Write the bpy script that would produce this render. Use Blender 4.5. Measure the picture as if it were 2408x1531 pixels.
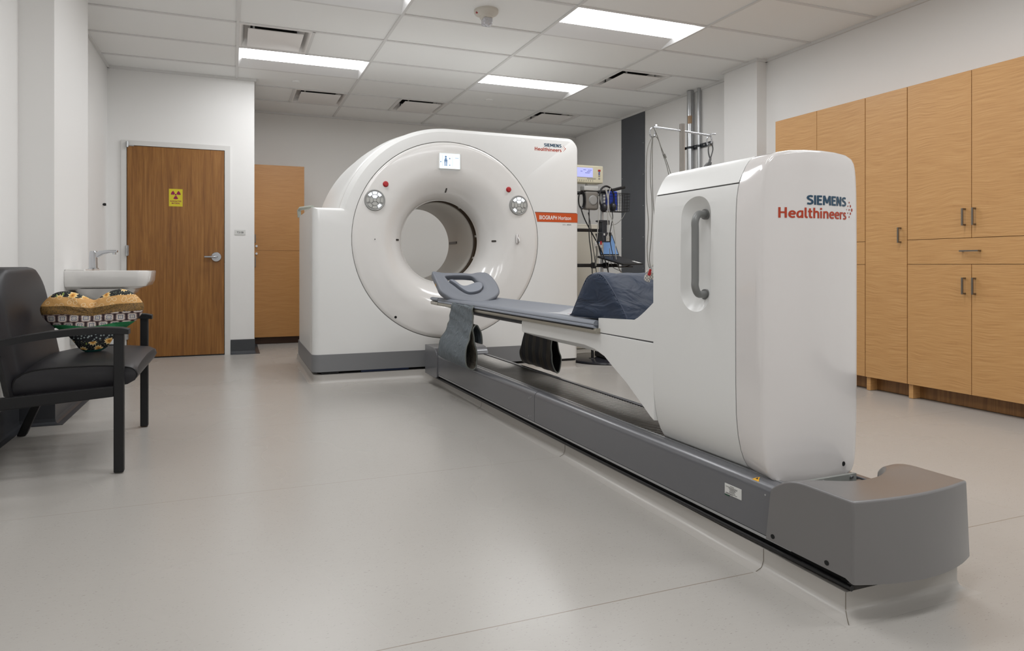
import bpy, bmesh, math, random
from mathutils import Vector, Matrix
random.seed(7)
PI = math.pi
sc = bpy.context.scene
for o in list(bpy.data.objects): bpy.data.objects.remove(o, do_unlink=True)

# ---------------------------------------------------------------- camera
FPX, CXP, HYP, CAMZ = 1495.0, 1088.0, 625.0, 0.932
cam = bpy.data.cameras.new('camera'); camo = bpy.data.objects.new('camera', cam)
sc.collection.objects.link(camo)
cam.sensor_fit = 'HORIZONTAL'; cam.sensor_width = 36.0
cam.lens = 36.0 * FPX / 2408.0
cam.shift_x = (1204 - CXP) / 2408.0
cam.shift_y = -(765.5 - HYP) / 2408.0
cam.clip_start = 0.05
camo.location = (0, 0, CAMZ)
camo.rotation_euler = (PI / 2, 0, -math.radians(19.876))
sc.camera = camo

# ---------------------------------------------------------------- world / exposure
w = bpy.data.worlds.new('world'); sc.world = w; w.use_nodes = True
w.node_tree.nodes['Background'].inputs[0].default_value = (0.9, 0.93, 1.0, 1)
w.node_tree.nodes['Background'].inputs[1].default_value = 0.05
sc.view_settings.view_transform = 'Standard'
sc.view_settings.look = 'None'
sc.view_settings.gamma = 1.0
sc.view_settings.use_curve_mapping = False
sc.view_settings.exposure = 0.0
LAMP = 14.8            # radiance of the ceiling lamp lenses

# ---------------------------------------------------------------- materials
def srgb(r, g, b):
    f = lambda c: (c / 255) / 12.92 if c / 255 <= .04045 else ((c / 255 + .055) / 1.055) ** 2.4
    return (f(r), f(g), f(b), 1)
MATS = {}
def mat(name, col, rough=.5, metal=0., spec=.5, coat=0., coat_rough=.05, emit=None, alpha=1., bump=None, trans=0., noise=None):
    """bump=(scale,strength); noise=(scale, amount) mottles the base colour"""
    if name in MATS: return MATS[name]
    m = bpy.data.materials.new(name); m.use_nodes = True
    nt = m.node_tree; b = nt.nodes['Principled BSDF']
    b.inputs['Base Color'].default_value = col
    b.inputs['Roughness'].default_value = rough
    b.inputs['Metallic'].default_value = metal
    b.inputs['Specular IOR Level'].default_value = spec
    b.inputs['Coat Weight'].default_value = coat
    b.inputs['Coat Roughness'].default_value = coat_rough
    b.inputs['Alpha'].default_value = alpha
    b.inputs['Transmission Weight'].default_value = trans
    if emit:
        b.inputs['Emission Color'].default_value = emit[0]
        b.inputs['Emission Strength'].default_value = emit[1]
    tc = nt.nodes.new('ShaderNodeTexCoord')
    if bump:
        n = nt.nodes.new('ShaderNodeTexNoise'); n.inputs['Scale'].default_value = bump[0]; n.inputs['Detail'].default_value = 3
        bp = nt.nodes.new('ShaderNodeBump'); bp.inputs['Strength'].default_value = bump[1]; bp.inputs['Distance'].default_value = bump[2] if len(bump) > 2 else .002
        nt.links.new(tc.outputs['Object'], n.inputs['Vector'])
        nt.links.new(n.outputs['Fac'], bp.inputs['Height']); nt.links.new(bp.outputs['Normal'], b.inputs['Normal'])
    if noise:
        n = nt.nodes.new('ShaderNodeTexNoise'); n.inputs['Scale'].default_value = noise[0]; n.inputs['Detail'].default_value = 4
        nt.links.new(tc.outputs['Object'], n.inputs['Vector'])
        mx = nt.nodes.new('ShaderNodeMix'); mx.data_type = 'RGBA'
        mx.inputs['A'].default_value = tuple(c * (1 - noise[1]) for c in col[:3]) + (1,)
        mx.inputs['B'].default_value = tuple(min(1, c * (1 + noise[1])) for c in col[:3]) + (1,)
        nt.links.new(n.outputs['Fac'], mx.inputs['Factor']); nt.links.new(mx.outputs['Result'], b.inputs['Base Color'])
    MATS[name] = m
    return m

class NT:
    """tiny node helper"""
    def __init__(s, name, rough=.5, **k):
        s.m = mat(name, (1, 1, 1, 1), rough, **k); s.nt = s.m.node_tree; s.b = s.nt.nodes['Principled BSDF']
        s.tc = [n for n in s.nt.nodes if n.type == 'TEX_COORD'][0]
    def n(s, typ, **props):
        x = s.nt.nodes.new(typ)
        for k, v in props.items(): setattr(x, k, v)
        return x
    def set(s, node, **k):
        for a, v in k.items(): node.inputs[a.replace('_', ' ')].default_value = v
        return node
    def l(s, a, b): s.nt.links.new(a, b)
    def mapping(s, src, scale=(1, 1, 1), loc=(0, 0, 0), rot=(0, 0, 0)):
        m = s.n('ShaderNodeMapping'); m.inputs['Scale'].default_value = scale; m.inputs['Location'].default_value = loc; m.inputs['Rotation'].default_value = rot
        s.l(src, m.inputs['Vector']); return m.outputs['Vector']
    def math(s, op, a, b=None, c=None, clamp=False):
        m = s.n('ShaderNodeMath', operation=op, use_clamp=clamp)
        for i, v in enumerate((a, b, c)):
            if v is None: continue
            if isinstance(v, (int, float)): m.inputs[i].default_value = v
            else: s.l(v, m.inputs[i])
        return m.outputs[0]
    def mix(s, f, a, b, blend='MIX'):
        m = s.n('ShaderNodeMix', data_type='RGBA', blend_type=blend)
        for k, v in (('Factor', f), ('A', a), ('B', b)):
            if isinstance(v, (int, float, tuple)): m.inputs[k].default_value = v
            else: s.l(v, m.inputs[k])
        return m.outputs['Result']
    def noise(s, vec, scale, detail=3, dist=0, rough=.5):
        n = s.n('ShaderNodeTexNoise'); s.set(n, Scale=scale, Detail=detail, Distortion=dist, Roughness=rough); s.l(vec, n.inputs['Vector']); return n.outputs['Fac']
    def ramp(s, f, stops):
        r = s.n('ShaderNodeValToRGB'); e = r.color_ramp.elements
        while len(e) < len(stops): e.new(.5)
        for i, (p, c) in enumerate(stops):
            e[i].position = p; e[i].color = c
        s.l(f, r.inputs['Fac']); return r.outputs['Color']
    def bump(s, h, strength=.2, dist=.002):
        b = s.n('ShaderNodeBump'); s.set(b, Strength=strength, Distance=dist); s.l(h, b.inputs['Height']); s.l(b.outputs['Normal'], s.b.inputs['Normal'])
    def col(s, c): s.l(c, s.b.inputs['Base Color'])
    def sep(s, v):
        x = s.n('ShaderNodeSeparateXYZ'); s.l(v, x.inputs[0]); return x.outputs

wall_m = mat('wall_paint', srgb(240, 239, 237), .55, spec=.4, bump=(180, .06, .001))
wall_shade_m = mat('wall_paint_shaded', srgb(236, 234, 230), .6, spec=.3, bump=(180, .06, .001))  # wall paint toned darker to put the back wall's shade into its colour
tile_m = mat('ceiling_tile', srgb(246, 246, 244), .95, spec=.1, bump=(260, .25, .001), noise=(420, .035))
tbar_m = mat('ceiling_grid_metal', srgb(225, 224, 222), .5, spec=.3)
base_m = mat('baseboard_vinyl', srgb(60, 62, 66), .35, spec=.5)
white_m = mat('scanner_white', srgb(226, 226, 224), .32, spec=.5)
gloss_m = mat('scanner_gloss_white', srgb(222, 218, 216), .12, spec=.55, coat=.5, coat_rough=.03)
ringm = mat('scanner_ring_white', srgb(223, 221, 218), .14, spec=.5, coat=.3, coat_rough=.05)
bore_m = mat('bore_white', srgb(205, 201, 194), .4)
grey_m = mat('scanner_grey', srgb(122, 123, 125), .42, spec=.5)
capgrey_m = mat('cap_grey_paint', srgb(99, 97, 97), .5, spec=.9, coat=1., coat_rough=.3, bump=(900, .05, .0005))
metal_m = mat('satin_aluminium', srgb(185, 187, 190), .3, metal=.85)
rail_m = mat('rail_grey_metal', srgb(102, 103, 107), .30, metal=.15, coat=.5, coat_rough=.2)
chrome_m = mat('chrome', srgb(196, 198, 202), .06, metal=1.)
steel_m = mat('galvanised_steel', srgb(190, 192, 194), .28, metal=.9, noise=(60, .08))
black_m = mat('black_plastic', srgb(22, 22, 24), .45)
blackm2 = mat('dark_recess', srgb(10, 10, 10), .8)
bluebox = mat('blue_tray', srgb(30, 50, 90), .5)
seat_m = mat('black_upholstery', srgb(33, 32, 36), .42, spec=.45, bump=(380, .12, .0008))
frame_m = mat('black_powder_coat', srgb(20, 20, 22), .45, spec=.4)
pad_m = mat('blue_grey_pad', srgb(122, 127, 136), .5, bump=(700, .15, .0005))
pad_edge = mat('pad_edge_pale', srgb(150, 156, 168), .35)
railbeige = mat('rail_strip_beige', srgb(165, 160, 148), .3, metal=.5)
holder_m = mat('head_holder_foam', srgb(116, 120, 128), .5, bump=(900, .1, .0004))
navy_m = None
cer_m = mat('ceramic_white', srgb(228, 226, 223), .08, spec=.6, coat=.4)
sink_skirt = mat('sink_shroud', srgb(170, 170, 168), .3)
screen_m = mat('screen_lit', srgb(215, 230, 240), .3, emit=(srgb(205, 225, 240), .75))
scr2_m = mat('monitor_lit', srgb(150, 155, 215), .3, emit=(srgb(170, 175, 235), .7))
lapscr = mat('laptop_screen_lit', srgb(90, 120, 160), .3, emit=(srgb(95, 130, 175), .55))
cream_m = mat('cream_plastic', srgb(206, 200, 176), .5)
red_m = mat('red_button', srgb(170, 30, 35), .35)
panelg = mat('panel_grey', srgb(150, 150, 148), .4)
btn_m = mat('button_grey', srgb(176, 176, 172), .35)
btn_lit = mat('button_lit', srgb(230, 232, 235), .4, emit=(srgb(225, 232, 240), .6))
dark_slot = mat('slot_glass', srgb(60, 55, 50), .3)
orange_m = mat('orange_stripe', srgb(196, 78, 24), .35)
navytxt = mat('logo_petrol', srgb(24, 66, 92), .4)
orgtxt = mat('logo_orange', srgb(176, 56, 20), .4)
whitetxt = mat('white_lettering', srgb(240, 238, 235), .5)
greytxt = mat('grey_lettering', srgb(90, 90, 92), .5)
blacktxt = mat('black_lettering', srgb(25, 25, 25), .5)
yellow_m = mat('sign_yellow', srgb(212, 196, 42), .5)
magenta_m = mat('sign_magenta', srgb(140, 0, 70), .5)
label_m = mat('label_white', srgb(215, 215, 212), .5)
green_m = mat('label_green', srgb(20, 70, 50), .5)
orangey = mat('warning_yellow', srgb(230, 170, 20), .5)
handle_m = mat('cabinet_handle_metal', srgb(130, 124, 116), .3, metal=.9)
gloss_blue = mat('blue_glove_box', srgb(25, 60, 170), .4)
cable_g = mat('cable_grey', srgb(120, 118, 112), .5)
cable_l = mat('cable_light', srgb(178, 176, 170), .45)
strap_m = None
lens_m = mat('lamp_lens', (1, 1, 1, 1), .5, emit=((.975, .985, 1, 1), LAMP))
housing_m = mat('lamp_housing', srgb(238, 238, 238), .4, spec=.3)
vent_m = mat('vent_white', srgb(238, 235, 232), .5)
duct_m = mat('duct_dark', srgb(45, 45, 45), .7)
wallpanel_m = mat('charcoal_wall_panel', srgb(82, 85, 90), .5, noise=(3, .12))
brownm = mat('brown_gap', srgb(70, 55, 38), .5)
grille = mat('ribbed_cover', srgb(118, 115, 110), .32, metal=.5)
clear_m = mat('clear_plastic_bag', (1, 1, 1, 1), .12, alpha=.34, spec=.8)

def mk_floor():
    t = NT('sheet_vinyl_floor', .3)
    p = t.tc.outputs['Object']
    big = t.noise(p, .8, 3); c = t.mix(big, srgb(171, 167, 161), srgb(180, 176, 171))
    st = t.mapping(p, (9, 60, 1), rot=(0, 0, .25))
    mid = t.noise(st, 1.6, 4); c = t.mix(t.math('MULTIPLY', mid, .09), c, srgb(204, 201, 196))
    # short dark flecks, in a few directions
    for k, (rot, off) in enumerate(((.4, 0), (1.7, 31), (2.7, 77))):
        v = t.mapping(p, (70, 330, 1), (off, off, 0), (0, 0, rot))
        n1 = t.noise(v, 1.0, 1)
        f = t.math('GREATER_THAN', n1, .735)
        patch = t.math('GREATER_THAN', t.noise(p, 9 + k, 1), .42)
        c = t.mix(t.math('MULTIPLY', t.math('MULTIPLY', f, patch), .42), c, srgb(88, 82, 76))
    s = t.sep(p)
    for y0, a in ((1.517, .6), (2.755, .3), (3.866, .2), (5.0, .18)):
        d = t.math('ABSOLUTE', t.math('SUBTRACT', t.math('ADD', s[1], t.math('MULTIPLY', t.noise(p, 2.0, 2), .006)), y0 + .003))
        f = t.math('MULTIPLY', t.math('LESS_THAN', d, .0016), a)
        c = t.mix(f, c, srgb(110, 92, 66))
    t.col(c)
    r = t.math('ADD', t.math('MULTIPLY', t.noise(p, .9, 2), .14), .2)
    t.l(r, t.b.inputs['Roughness'])
    t.b.inputs['Specular IOR Level'].default_value = .5
    return t.m
floor_m = mk_floor()

def mk_wood(name, c1, c2, c3, vertical=False, fig=1.0, offset=(0, 0, 0)):
    """figured maple: fine wavy cross grain; or plain vertical oak"""
    t = NT(name, .38)
    p = t.tc.outputs['Object']
    p = t.mapping(p, (1, 1, 1), offset)
    if vertical:
        v = t.mapping(p, (26, 26, 1.1))
        g = t.noise(v, 1.6, 6, .8, .6)
        v2 = t.mapping(p, (160, 160, 5)); g2 = t.noise(v2, 1.0, 3)
        c = t.ramp(g, ((.3, c1), (.52, c2), (.75, c3)))
        c = t.mix(t.math('MULTIPLY', t.math('GREATER_THAN', g2, .6), .35), c, c1)
        t.bump(g2, .08, .001)
    else:
        warp = t.noise(t.mapping(p, (2.2, 2.2, 3.0)), 1.0, 3)
        s = t.sep(p)
        zz = t.math('ADD', s[2], t.math('MULTIPLY', warp, .12))
        cmb = t.n('ShaderNodeCombineXYZ'); t.l(s[0], cmb.inputs[0]); t.l(s[1], cmb.inputs[1]); t.l(zz, cmb.inputs[2])
        v = t.mapping(cmb.outputs[0], (5, 5, 190))
        g = t.noise(v, 1.0, 3, 0, .5)
        v3 = t.mapping(p, (55, 55, 1.2)); g3 = t.noise(v3, 1.0, 3)
        c = t.ramp(g, ((.22, c1), (.5, c2), (.78, c3)))
        c = t.mix(t.math('MULTIPLY', g3, .75), c, c2)
        big = t.noise(p, 1.3, 2)
        c = t.mix(t.math('MULTIPLY', big, .3), c, c1)
        t.bump(g, .05, .001)
    t.col(c)
    return t.m
maple_m = mk_wood('figured_maple', srgb(164, 116, 68), srgb(200, 153, 98), srgb(220, 178, 124))
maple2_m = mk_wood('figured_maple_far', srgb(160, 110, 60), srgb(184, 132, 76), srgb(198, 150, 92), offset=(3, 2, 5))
oak_m = mk_wood('oak_veneer', srgb(120, 76, 32), srgb(146, 98, 44), srgb(166, 117, 60), vertical=True)
toe_m = mk_wood('dark_toe_wood', srgb(110, 74, 38), srgb(134, 94, 52), srgb(150, 108, 62), vertical=True, offset=(1, 5, 0))

def mk_fabric(name, c1, c2, wr=6, strength=.7, rough=.5, stretch=(1, 1, 1)):
    t = NT(name, rough)
    p = t.tc.outputs['Object']
    n = t.noise(t.mapping(p, stretch), wr, 3, 1.4)
    t.col(t.mix(n, c1, c2))
    t.bump(n, strength, .03)
    return t.m
navy_m = mk_fabric('navy_vinyl_cover', srgb(20, 34, 54), srgb(30, 48, 74), 5, .6, .55, (1, .6, 2.0))
strap_m = mk_fabric('grey_strap_fabric', srgb(84, 93, 99), srgb(108, 116, 122), 22, .55, .6, (1, 1, .6))
strapin_m = mk_fabric('strap_lining', srgb(70, 66, 58), srgb(104, 98, 88), 20, .4, .6)

def mk_stripes():
    t = NT('strap_striped_fabric', .6)
    s = t.sep(t.tc.outputs['Object'])
    a = t.math('SINE', t.math('MULTIPLY', s[1], 62.0))
    n = t.noise(t.mapping(t.tc.outputs['Object'], (1, 8, 1)), 6, 3)
    c = t.mix(t.math('GREATER_THAN', a, 0), srgb(52, 52, 56), srgb(84, 76, 66))
    c = t.mix(t.math('MULTIPLY', n, .4), c, srgb(60, 60, 62))
    t.col(c); t.bump(n, .4, .01)
    return t.m
stripe_m = mk_stripes()

def mk_heart():
    t = NT('patchwork_cotton', .75)
    p = t.tc.outputs['Object']          # x across, z up, origin at seat contact
    s = t.sep(p)
    x, z = s[0], s[2]
    def cells(scale, thr, rnd=1.):
        v = t.n('ShaderNodeTexVoronoi', feature='F1'); v.voronoi_dimensions = '2D'
        t.set(v, Scale=scale, Randomness=rnd)
        cb = t.n('ShaderNodeCombineXYZ'); t.l(x, cb.inputs[0]); t.l(z, cb.inputs[1])
        t.l(cb.outputs[0], v.inputs['Vector'])
        return v.outputs['Distance']
    # flowers
    cbv = t.n('ShaderNodeCombineXYZ'); t.l(x, cbv.inputs[0]); t.l(z, cbv.inputs[1])
    vv = t.n('ShaderNodeTexVoronoi', feature='F1'); vv.voronoi_dimensions = '2D'; t.set(vv, Scale=19, Randomness=.6); t.l(cbv.outputs[0], vv.inputs['Vector'])
    sub = t.n('ShaderNodeVectorMath', operation='SUBTRACT'); t.l(cbv.outputs[0], sub.inputs[0]); t.l(vv.outputs['Position'], sub.inputs[1])
    ds = t.sep(sub.outputs[0])
    d = t.math('SQRT', t.math('ADD', t.math('MULTIPLY', ds[0], ds[0]), t.math('MULTIPLY', ds[1], ds[1])))
    pet = t.math('MULTIPLY', t.math('COSINE', t.math('MULTIPLY', t.math('ARCTAN2', ds[1], ds[0]), 10.)), .0032)
    dd = t.math('ADD', d, pet)
    c = t.ramp(t.math('MULTIPLY', dd, 40.), ((0., srgb(96, 44, 16)), (.16, srgb(206, 130, 40)), (.30, srgb(226, 168, 74)), (.55, srgb(238, 206, 140)), (.8, srgb(240, 226, 196))))
    fl = t.math('LESS_THAN', dd, .0175)
    dots = t.math('LESS_THAN', cells(110, 0, 1), .16)
    bl = t.mix(dots, srgb(14, 16, 18), srgb(120, 130, 110))
    leaf = t.math('GREATER_THAN', t.noise(t.mapping(p, (60, 20, 30), rot=(0, .6, 0)), 1, 1), .72)
    bl = t.mix(leaf, bl, srgb(130, 150, 70))
    flower = t.mix(fl, bl, c)
    # tan with white line print
    d2 = cells(34, 0, .9); ring2 = t.math('LESS_THAN', t.math('ABSOLUTE', t.math('SUBTRACT', d2, t.math('ADD', .2, t.math('MULTIPLY', t.noise(p, 70, 2), .16)))), .03)
    tan = t.mix(ring2, srgb(206, 158, 96), srgb(232, 208, 168))
    # olive mottled
    ol = t.mix(t.math('GREATER_THAN', t.noise(p, 190, 4, 2.), .54), srgb(128, 96, 46), srgb(52, 42, 28))
    # geometric medallions
    gx = t.math('MULTIPLY', x, 20.); gz = t.math('MULTIPLY', t.math('SUBTRACT', z, .158), 28.)
    row = t.math('FLOOR', gz)
    fx = t.math('SUBTRACT', t.math('FRACT', t.math('ADD', gx, t.math('MULTIPLY', row, .5))), .5)
    fz = t.math('MULTIPLY', t.math('SUBTRACT', t.math('FRACT', gz), .5), .8)
    rr = t.math('SQRT', t.math('ADD', t.math('MULTIPLY', fx, fx), t.math('MULTIPLY', fz, fz)))
    a4 = t.math('COSINE', t.math('MULTIPLY', t.math('ARCTAN2', fz, fx), 4.))
    rr = t.math('ADD', rr, t.math('MULTIPLY', a4, .045))
    geo = t.ramp(rr, ((0, srgb(26, 20, 28)), (.09, srgb(230, 224, 210)), (.2, srgb(70, 72, 105)), (.3, srgb(216, 208, 198)), (.4, srgb(150, 130, 124)), (.47, srgb(46, 28, 34))))
    # greens
    gr = t.mix(t.noise(p, 90, 3, 1.), srgb(10, 84, 50), srgb(40, 142, 84))
    floral = t.mix(t.math('LESS_THAN', cells(60, 0, .8), .24), srgb(18, 20, 26), srgb(140, 150, 148))
    teal = t.mix(t.noise(p, 14, 3), srgb(8, 62, 60), srgb(22, 100, 92))
    # band height, sagging at the centre fold
    ax = t.math('ABSOLUTE', t.math('ADD', x, .005))
    sag = t.math('MULTIPLY', t.math('SUBTRACT', 1, t.math('MINIMUM', t.math('MULTIPLY', ax, 9.), 1)), .016)
    zz = t.math('ADD', t.math('ADD', z, sag), t.math('MULTIPLY', x, -.02))
    col = teal
    for z0, cc in ((.028, flower), (.073, floral), (.110, gr), (.147, geo), (.200, ol), (.240, tan), (.283, flower)):
        col = t.mix(t.math('GREATER_THAN', zz, z0), col, cc)
    top = t.math('GREATER_THAN', t.math('SUBTRACT', s[1], t.math('ADD', t.math('MULTIPLY', z, .10), t.math('MULTIPLY', x, .10))), -.016)
    col = t.mix(top, col, teal)
    t.col(col)
    t.bump(t.noise(p, 26, 3, 1.), .35, .01)
    return t.m
heart_m = mk_heart()

# ---------------------------------------------------------------- geometry helpers
TH = math.radians(1.27); SO = Vector((1.745, 1.22, 0))     # frame of the scanner's floor track and table
def s2w(p):
    c, s = math.cos(TH), math.sin(TH)
    return Vector((SO.x + p[0] * c - p[1] * s, SO.y + p[0] * s + p[1] * c, p[2]))
ORG = {}
COL = sc.collection
def thing(name, label, cat, loc=(0, 0, 0), frame='W', group=None):
    o = bpy.data.objects.new(name, None); COL.objects.link(o)
    o.empty_display_size = .1
    ORG[o.name] = Vector(loc)
    if frame == 'S': o.location = s2w(loc); o.rotation_euler = (0, 0, TH)
    else: o.location = loc
    o['label'] = label; o['category'] = cat
    if group: o['group'] = group
    return o
def tag(o, label, cat, group=None):
    o['label'] = label; o['category'] = cat
    if group: o['group'] = group
    return o
def obj(name, bm, m, parent=None, smooth=None, bevel=0, seg=2, loc=None, frame='W', label=None, kind=None):
    """link one mesh object; vertices are given in the frame of its thing"""
    if not isinstance(bm, bmesh.types.BMesh):
        verts, faces = bm; b2 = bmesh.new()
        vs = [b2.verts.new(v) for v in verts]
        for f in faces:
            try: b2.faces.new([vs[i] for i in f])
            except ValueError: pass
        bm = b2
    bmesh.ops.remove_doubles(bm, verts=bm.verts, dist=1e-6)
    bmesh.ops.recalc_face_normals(bm, faces=bm.faces)
    org = ORG[parent.name] if parent is not None else Vector(loc or (0, 0, 0))
    bmesh.ops.translate(bm, verts=bm.verts, vec=-org)
    me = bpy.data.meshes.new(name); bm.to_mesh(me); bm.free()
    o = bpy.data.objects.new(name, me); COL.objects.link(o)
    me.materials.append(m)
    ORG[o.name] = org
    if parent is not None: o.parent = parent
    elif frame == 'S': o.location = s2w(org); o.rotation_euler = (0, 0, TH)
    else: o.location = org
    if bevel:
        md = o.modifiers.new('bevel', 'BEVEL'); md.width = bevel; md.segments = seg; md.limit_method = 'ANGLE'; md.angle_limit = math.radians(32); md.harden_normals = False
    if smooth is not None or bevel:
        for p in me.polygons: p.use_smooth = True
        if not bevel: me.set_sharp_from_angle(angle=math.radians(smooth if smooth else 35))
        else:
            wn = o.modifiers.new('wn', 'WEIGHTED_NORMAL'); wn.keep_sharp = False; wn.weight = 60
    if label: o['label'] = label
    if kind: o['kind'] = kind
    return o
def struct(name, bm, m, **k): return obj(name, bm, m, kind='structure', **k)

def B(*boxes):
    bm = bmesh.new()
    for lo, hi in boxes: addbox(bm, lo, hi)
    return bm
def addbox(bm, lo, hi):
    vs = [bm.verts.new((x, y, z)) for x in (lo[0], hi[0]) for y in (lo[1], hi[1]) for z in (lo[2], hi[2])]
    for f in ((0, 1, 3, 2), (4, 6, 7, 5), (0, 4, 5, 1), (2, 3, 7, 6), (0, 2, 6, 4), (1, 5, 7, 3)): bm.faces.new([vs[i] for i in f])
def addprism(bm, pts, axis, a, b):
    """pts: 2D outline in the other two axes, extruded along axis from a to b"""
    def p3(p, t): return {'x': (t, p[0], p[1]), 'y': (p[0], t, p[1]), 'z': (p[0], p[1], t)}[axis]
    A = [bm.verts.new(p3(p, a)) for p in pts]; Bv = [bm.verts.new(p3(p, b)) for p in pts]
    n = len(pts)
    bm.faces.new(A); bm.faces.new(Bv[::-1])
    for i in range(n): bm.faces.new((A[i], Bv[i], Bv[(i + 1) % n], A[(i + 1) % n]))
def prism(pts, axis, a, b):
    bm = bmesh.new(); addprism(bm, pts, axis, a, b); return bm
def addloft(bm, loops, closed=True, cap0=False, cap1=False):
    rows = [[bm.verts.new(p) for p in L] for L in loops]
    for r0, r1 in zip(rows, rows[1:]):
        n = len(r0)
        for i in range(n if closed else n - 1):
            j = (i + 1) % n
            try: bm.faces.new((r0[i], r0[j], r1[j], r1[i]))
            except ValueError: pass
    if cap0: bm.faces.new(rows[0])
    if cap1: bm.faces.new(rows[-1][::-1])
def loft(loops, closed=True, cap0=False, cap1=False):
    bm = bmesh.new(); addloft(bm, loops, closed, cap0, cap1); return bm
def addlathe(bm, prof, c=(0, 0, 0), axis='z', n=48, a0=0, a1=2 * PI):
    """prof: (r, h) pairs along axis"""
    full = abs(a1 - a0 - 2 * PI) < 1e-6
    loops = []
    for k in range(n if full else n + 1):
        a = a0 + (a1 - a0) * k / n; ca, sa = math.cos(a), math.sin(a)
        L = []
        for r, h in prof:
            if axis == 'z': L.append((c[0] + r * ca, c[1] + r * sa, c[2] + h))
            elif axis == 'y': L.append((c[0] + r * ca, c[1] + h, c[2] + r * sa))
            else: L.append((c[0] + h, c[1] + r * ca, c[2] + r * sa))
        loops.append(L)
    if full: loops.append(loops[0])
    addloft(bm, loops, closed=False)
def lathe(prof, **k):
    bm = bmesh.new(); addlathe(bm, prof, **k); return bm
def addtube(bm, pts, r, n=10, closed=False, caps=True):
    pts = [Vector(p) for p in pts]
    N = len(pts); prev = None; rows = []
    for i, p in enumerate(pts):
        if closed: t = (pts[(i + 1) % N] - pts[i - 1])
        else: t = (pts[min(i + 1, N - 1)] - pts[max(i - 1, 0)])
        t.normalize()
        if prev is None:
            u = t.orthogonal().normalized()
        else:
            u = prev - t * prev.dot(t)
            u = u.normalized() if u.length > 1e-6 else t.orthogonal().normalized()
        prev = u; v = t.cross(u)
        rr = r[i] if isinstance(r, (list, tuple)) else r
        rows.append([bm.verts.new(p + (u * math.cos(2 * PI * k / n) + v * math.sin(2 * PI * k / n)) * rr) for k in range(n)])
    M = N if closed else N - 1
    for i in range(M):
        a, b = rows[i], rows[(i + 1) % N]
        for k in range(n):
            j = (k + 1) % n
            bm.faces.new((a[k], a[j], b[j], b[k]))
    if caps and not closed:
        bm.faces.new(rows[0][::-1]); bm.faces.new(rows[-1])
def tube(pts, r, n=10, **k):
    bm = bmesh.new(); addtube(bm, pts, r, n, **k); return bm
def cyl(p0, p1, r, n=24):
    return tube([p0, p1], r, n)
def spline(pts, sub=8, closed=False):
    """Catmull-Rom through pts"""
    P = [Vector(p) for p in pts]; out = []; N = len(P)
    for i in range(N if closed else N - 1):
        if closed: a, b, c, d = P[i - 1], P[i], P[(i + 1) % N], P[(i + 2) % N]
        else: a, b, c, d = P[max(i - 1, 0)], P[i], P[i + 1], P[min(i + 2, N - 1)]
        for k in range(sub):
            t = k / sub
            out.append(.5 * ((2 * b) + (-a + c) * t + (2 * a - 5 * b + 4 * c - d) * t * t + (-a + 3 * b - 3 * c + d) * t ** 3))
    if not closed: out.append(P[-1])
    return out
def rrect(x0, y0, x1, y1, r, n=6):
    """rounded rectangle; r may be 4 radii (x0y0, x1y0, x1y1, x0y1)"""
    rs = r if isinstance(r, (list, tuple)) else (r,) * 4
    out = []
    for (cx, cy, a0, rr) in ((x0 + rs[0], y0 + rs[0], PI, rs[0]), (x1 - rs[1], y0 + rs[1], 1.5 * PI, rs[1]), (x1 - rs[2], y1 - rs[2], 0, rs[2]), (x0 + rs[3], y1 - rs[3], .5 * PI, rs[3])):
        if rr < 1e-6: out.append((cx, cy)); continue
        for k in range(n + 1):
            a = a0 + .5 * PI * k / n
            out.append((cx + rr * math.cos(a), cy + rr * math.sin(a)))
    return out
def offset_poly(pts, d):
    """mitred outward offset of a CCW polygon"""
    n = len(pts); out = []
    for i in range(n):
        p0, p, p1 = Vector(pts[i - 1]), Vector(pts[i]), Vector(pts[(i + 1) % n])
        a = (p - p0).normalized(); b = (p1 - p).normalized()
        na = Vector((a.y, -a.x)); nb = Vector((b.y, -b.x))
        m = na + nb
        if m.length < 1e-6: m = na
        m.normalize(); k = d / max(.3, m.dot(na))
        out.append(tuple(p + m * k))
    return out
def text_mesh(s, bold=0., spacing=1.):
    """letters as (verts, faces) in the unit box of their own width; y from baseline"""
    cu = bpy.data.curves.new('t', 'FONT'); cu.body = s; cu.size = 1; cu.offset = bold; cu.space_character = spacing
    cu.resolution_u = 4
    o = bpy.data.objects.new('t', cu); COL.objects.link(o)
    dg = bpy.context.evaluated_depsgraph_get(); dg.update()
    me = bpy.data.meshes.new_from_object(o.evaluated_get(dg))
    vs = [v.co.copy() for v in me.vertices]; fs = [tuple(p.vertices) for p in me.polygons]
    bpy.data.objects.remove(o, do_unlink=True); bpy.data.meshes.remove(me); bpy.data.curves.remove(cu)
    return vs, fs
def text(name, s, m, parent, right_at=None, left_at=None, up=(0, 0, 1), right=(1, 0, 0), width=.1, cap=None, bold=.02, spacing=1., warp=None):
    vs, fs = text_mesh(s, bold, spacing)
    x0 = min(v.x for v in vs); x1 = max(v.x for v in vs)
    y1 = max(v.y for v in vs)
    sx = width / (x1 - x0); sy = (cap / .73) if cap else sx
    R, U = Vector(right), Vector(up)
    o0 = Vector(left_at) if left_at is not None else Vector(right_at) - R * width
    pts = [o0 + R * ((v.x - x0) * sx) + U * (v.y * sy) for v in vs]
    if warp: pts = [warp(p) for p in pts]
    return obj(name, ([tuple(p) for p in pts], fs), m, parent)

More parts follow.
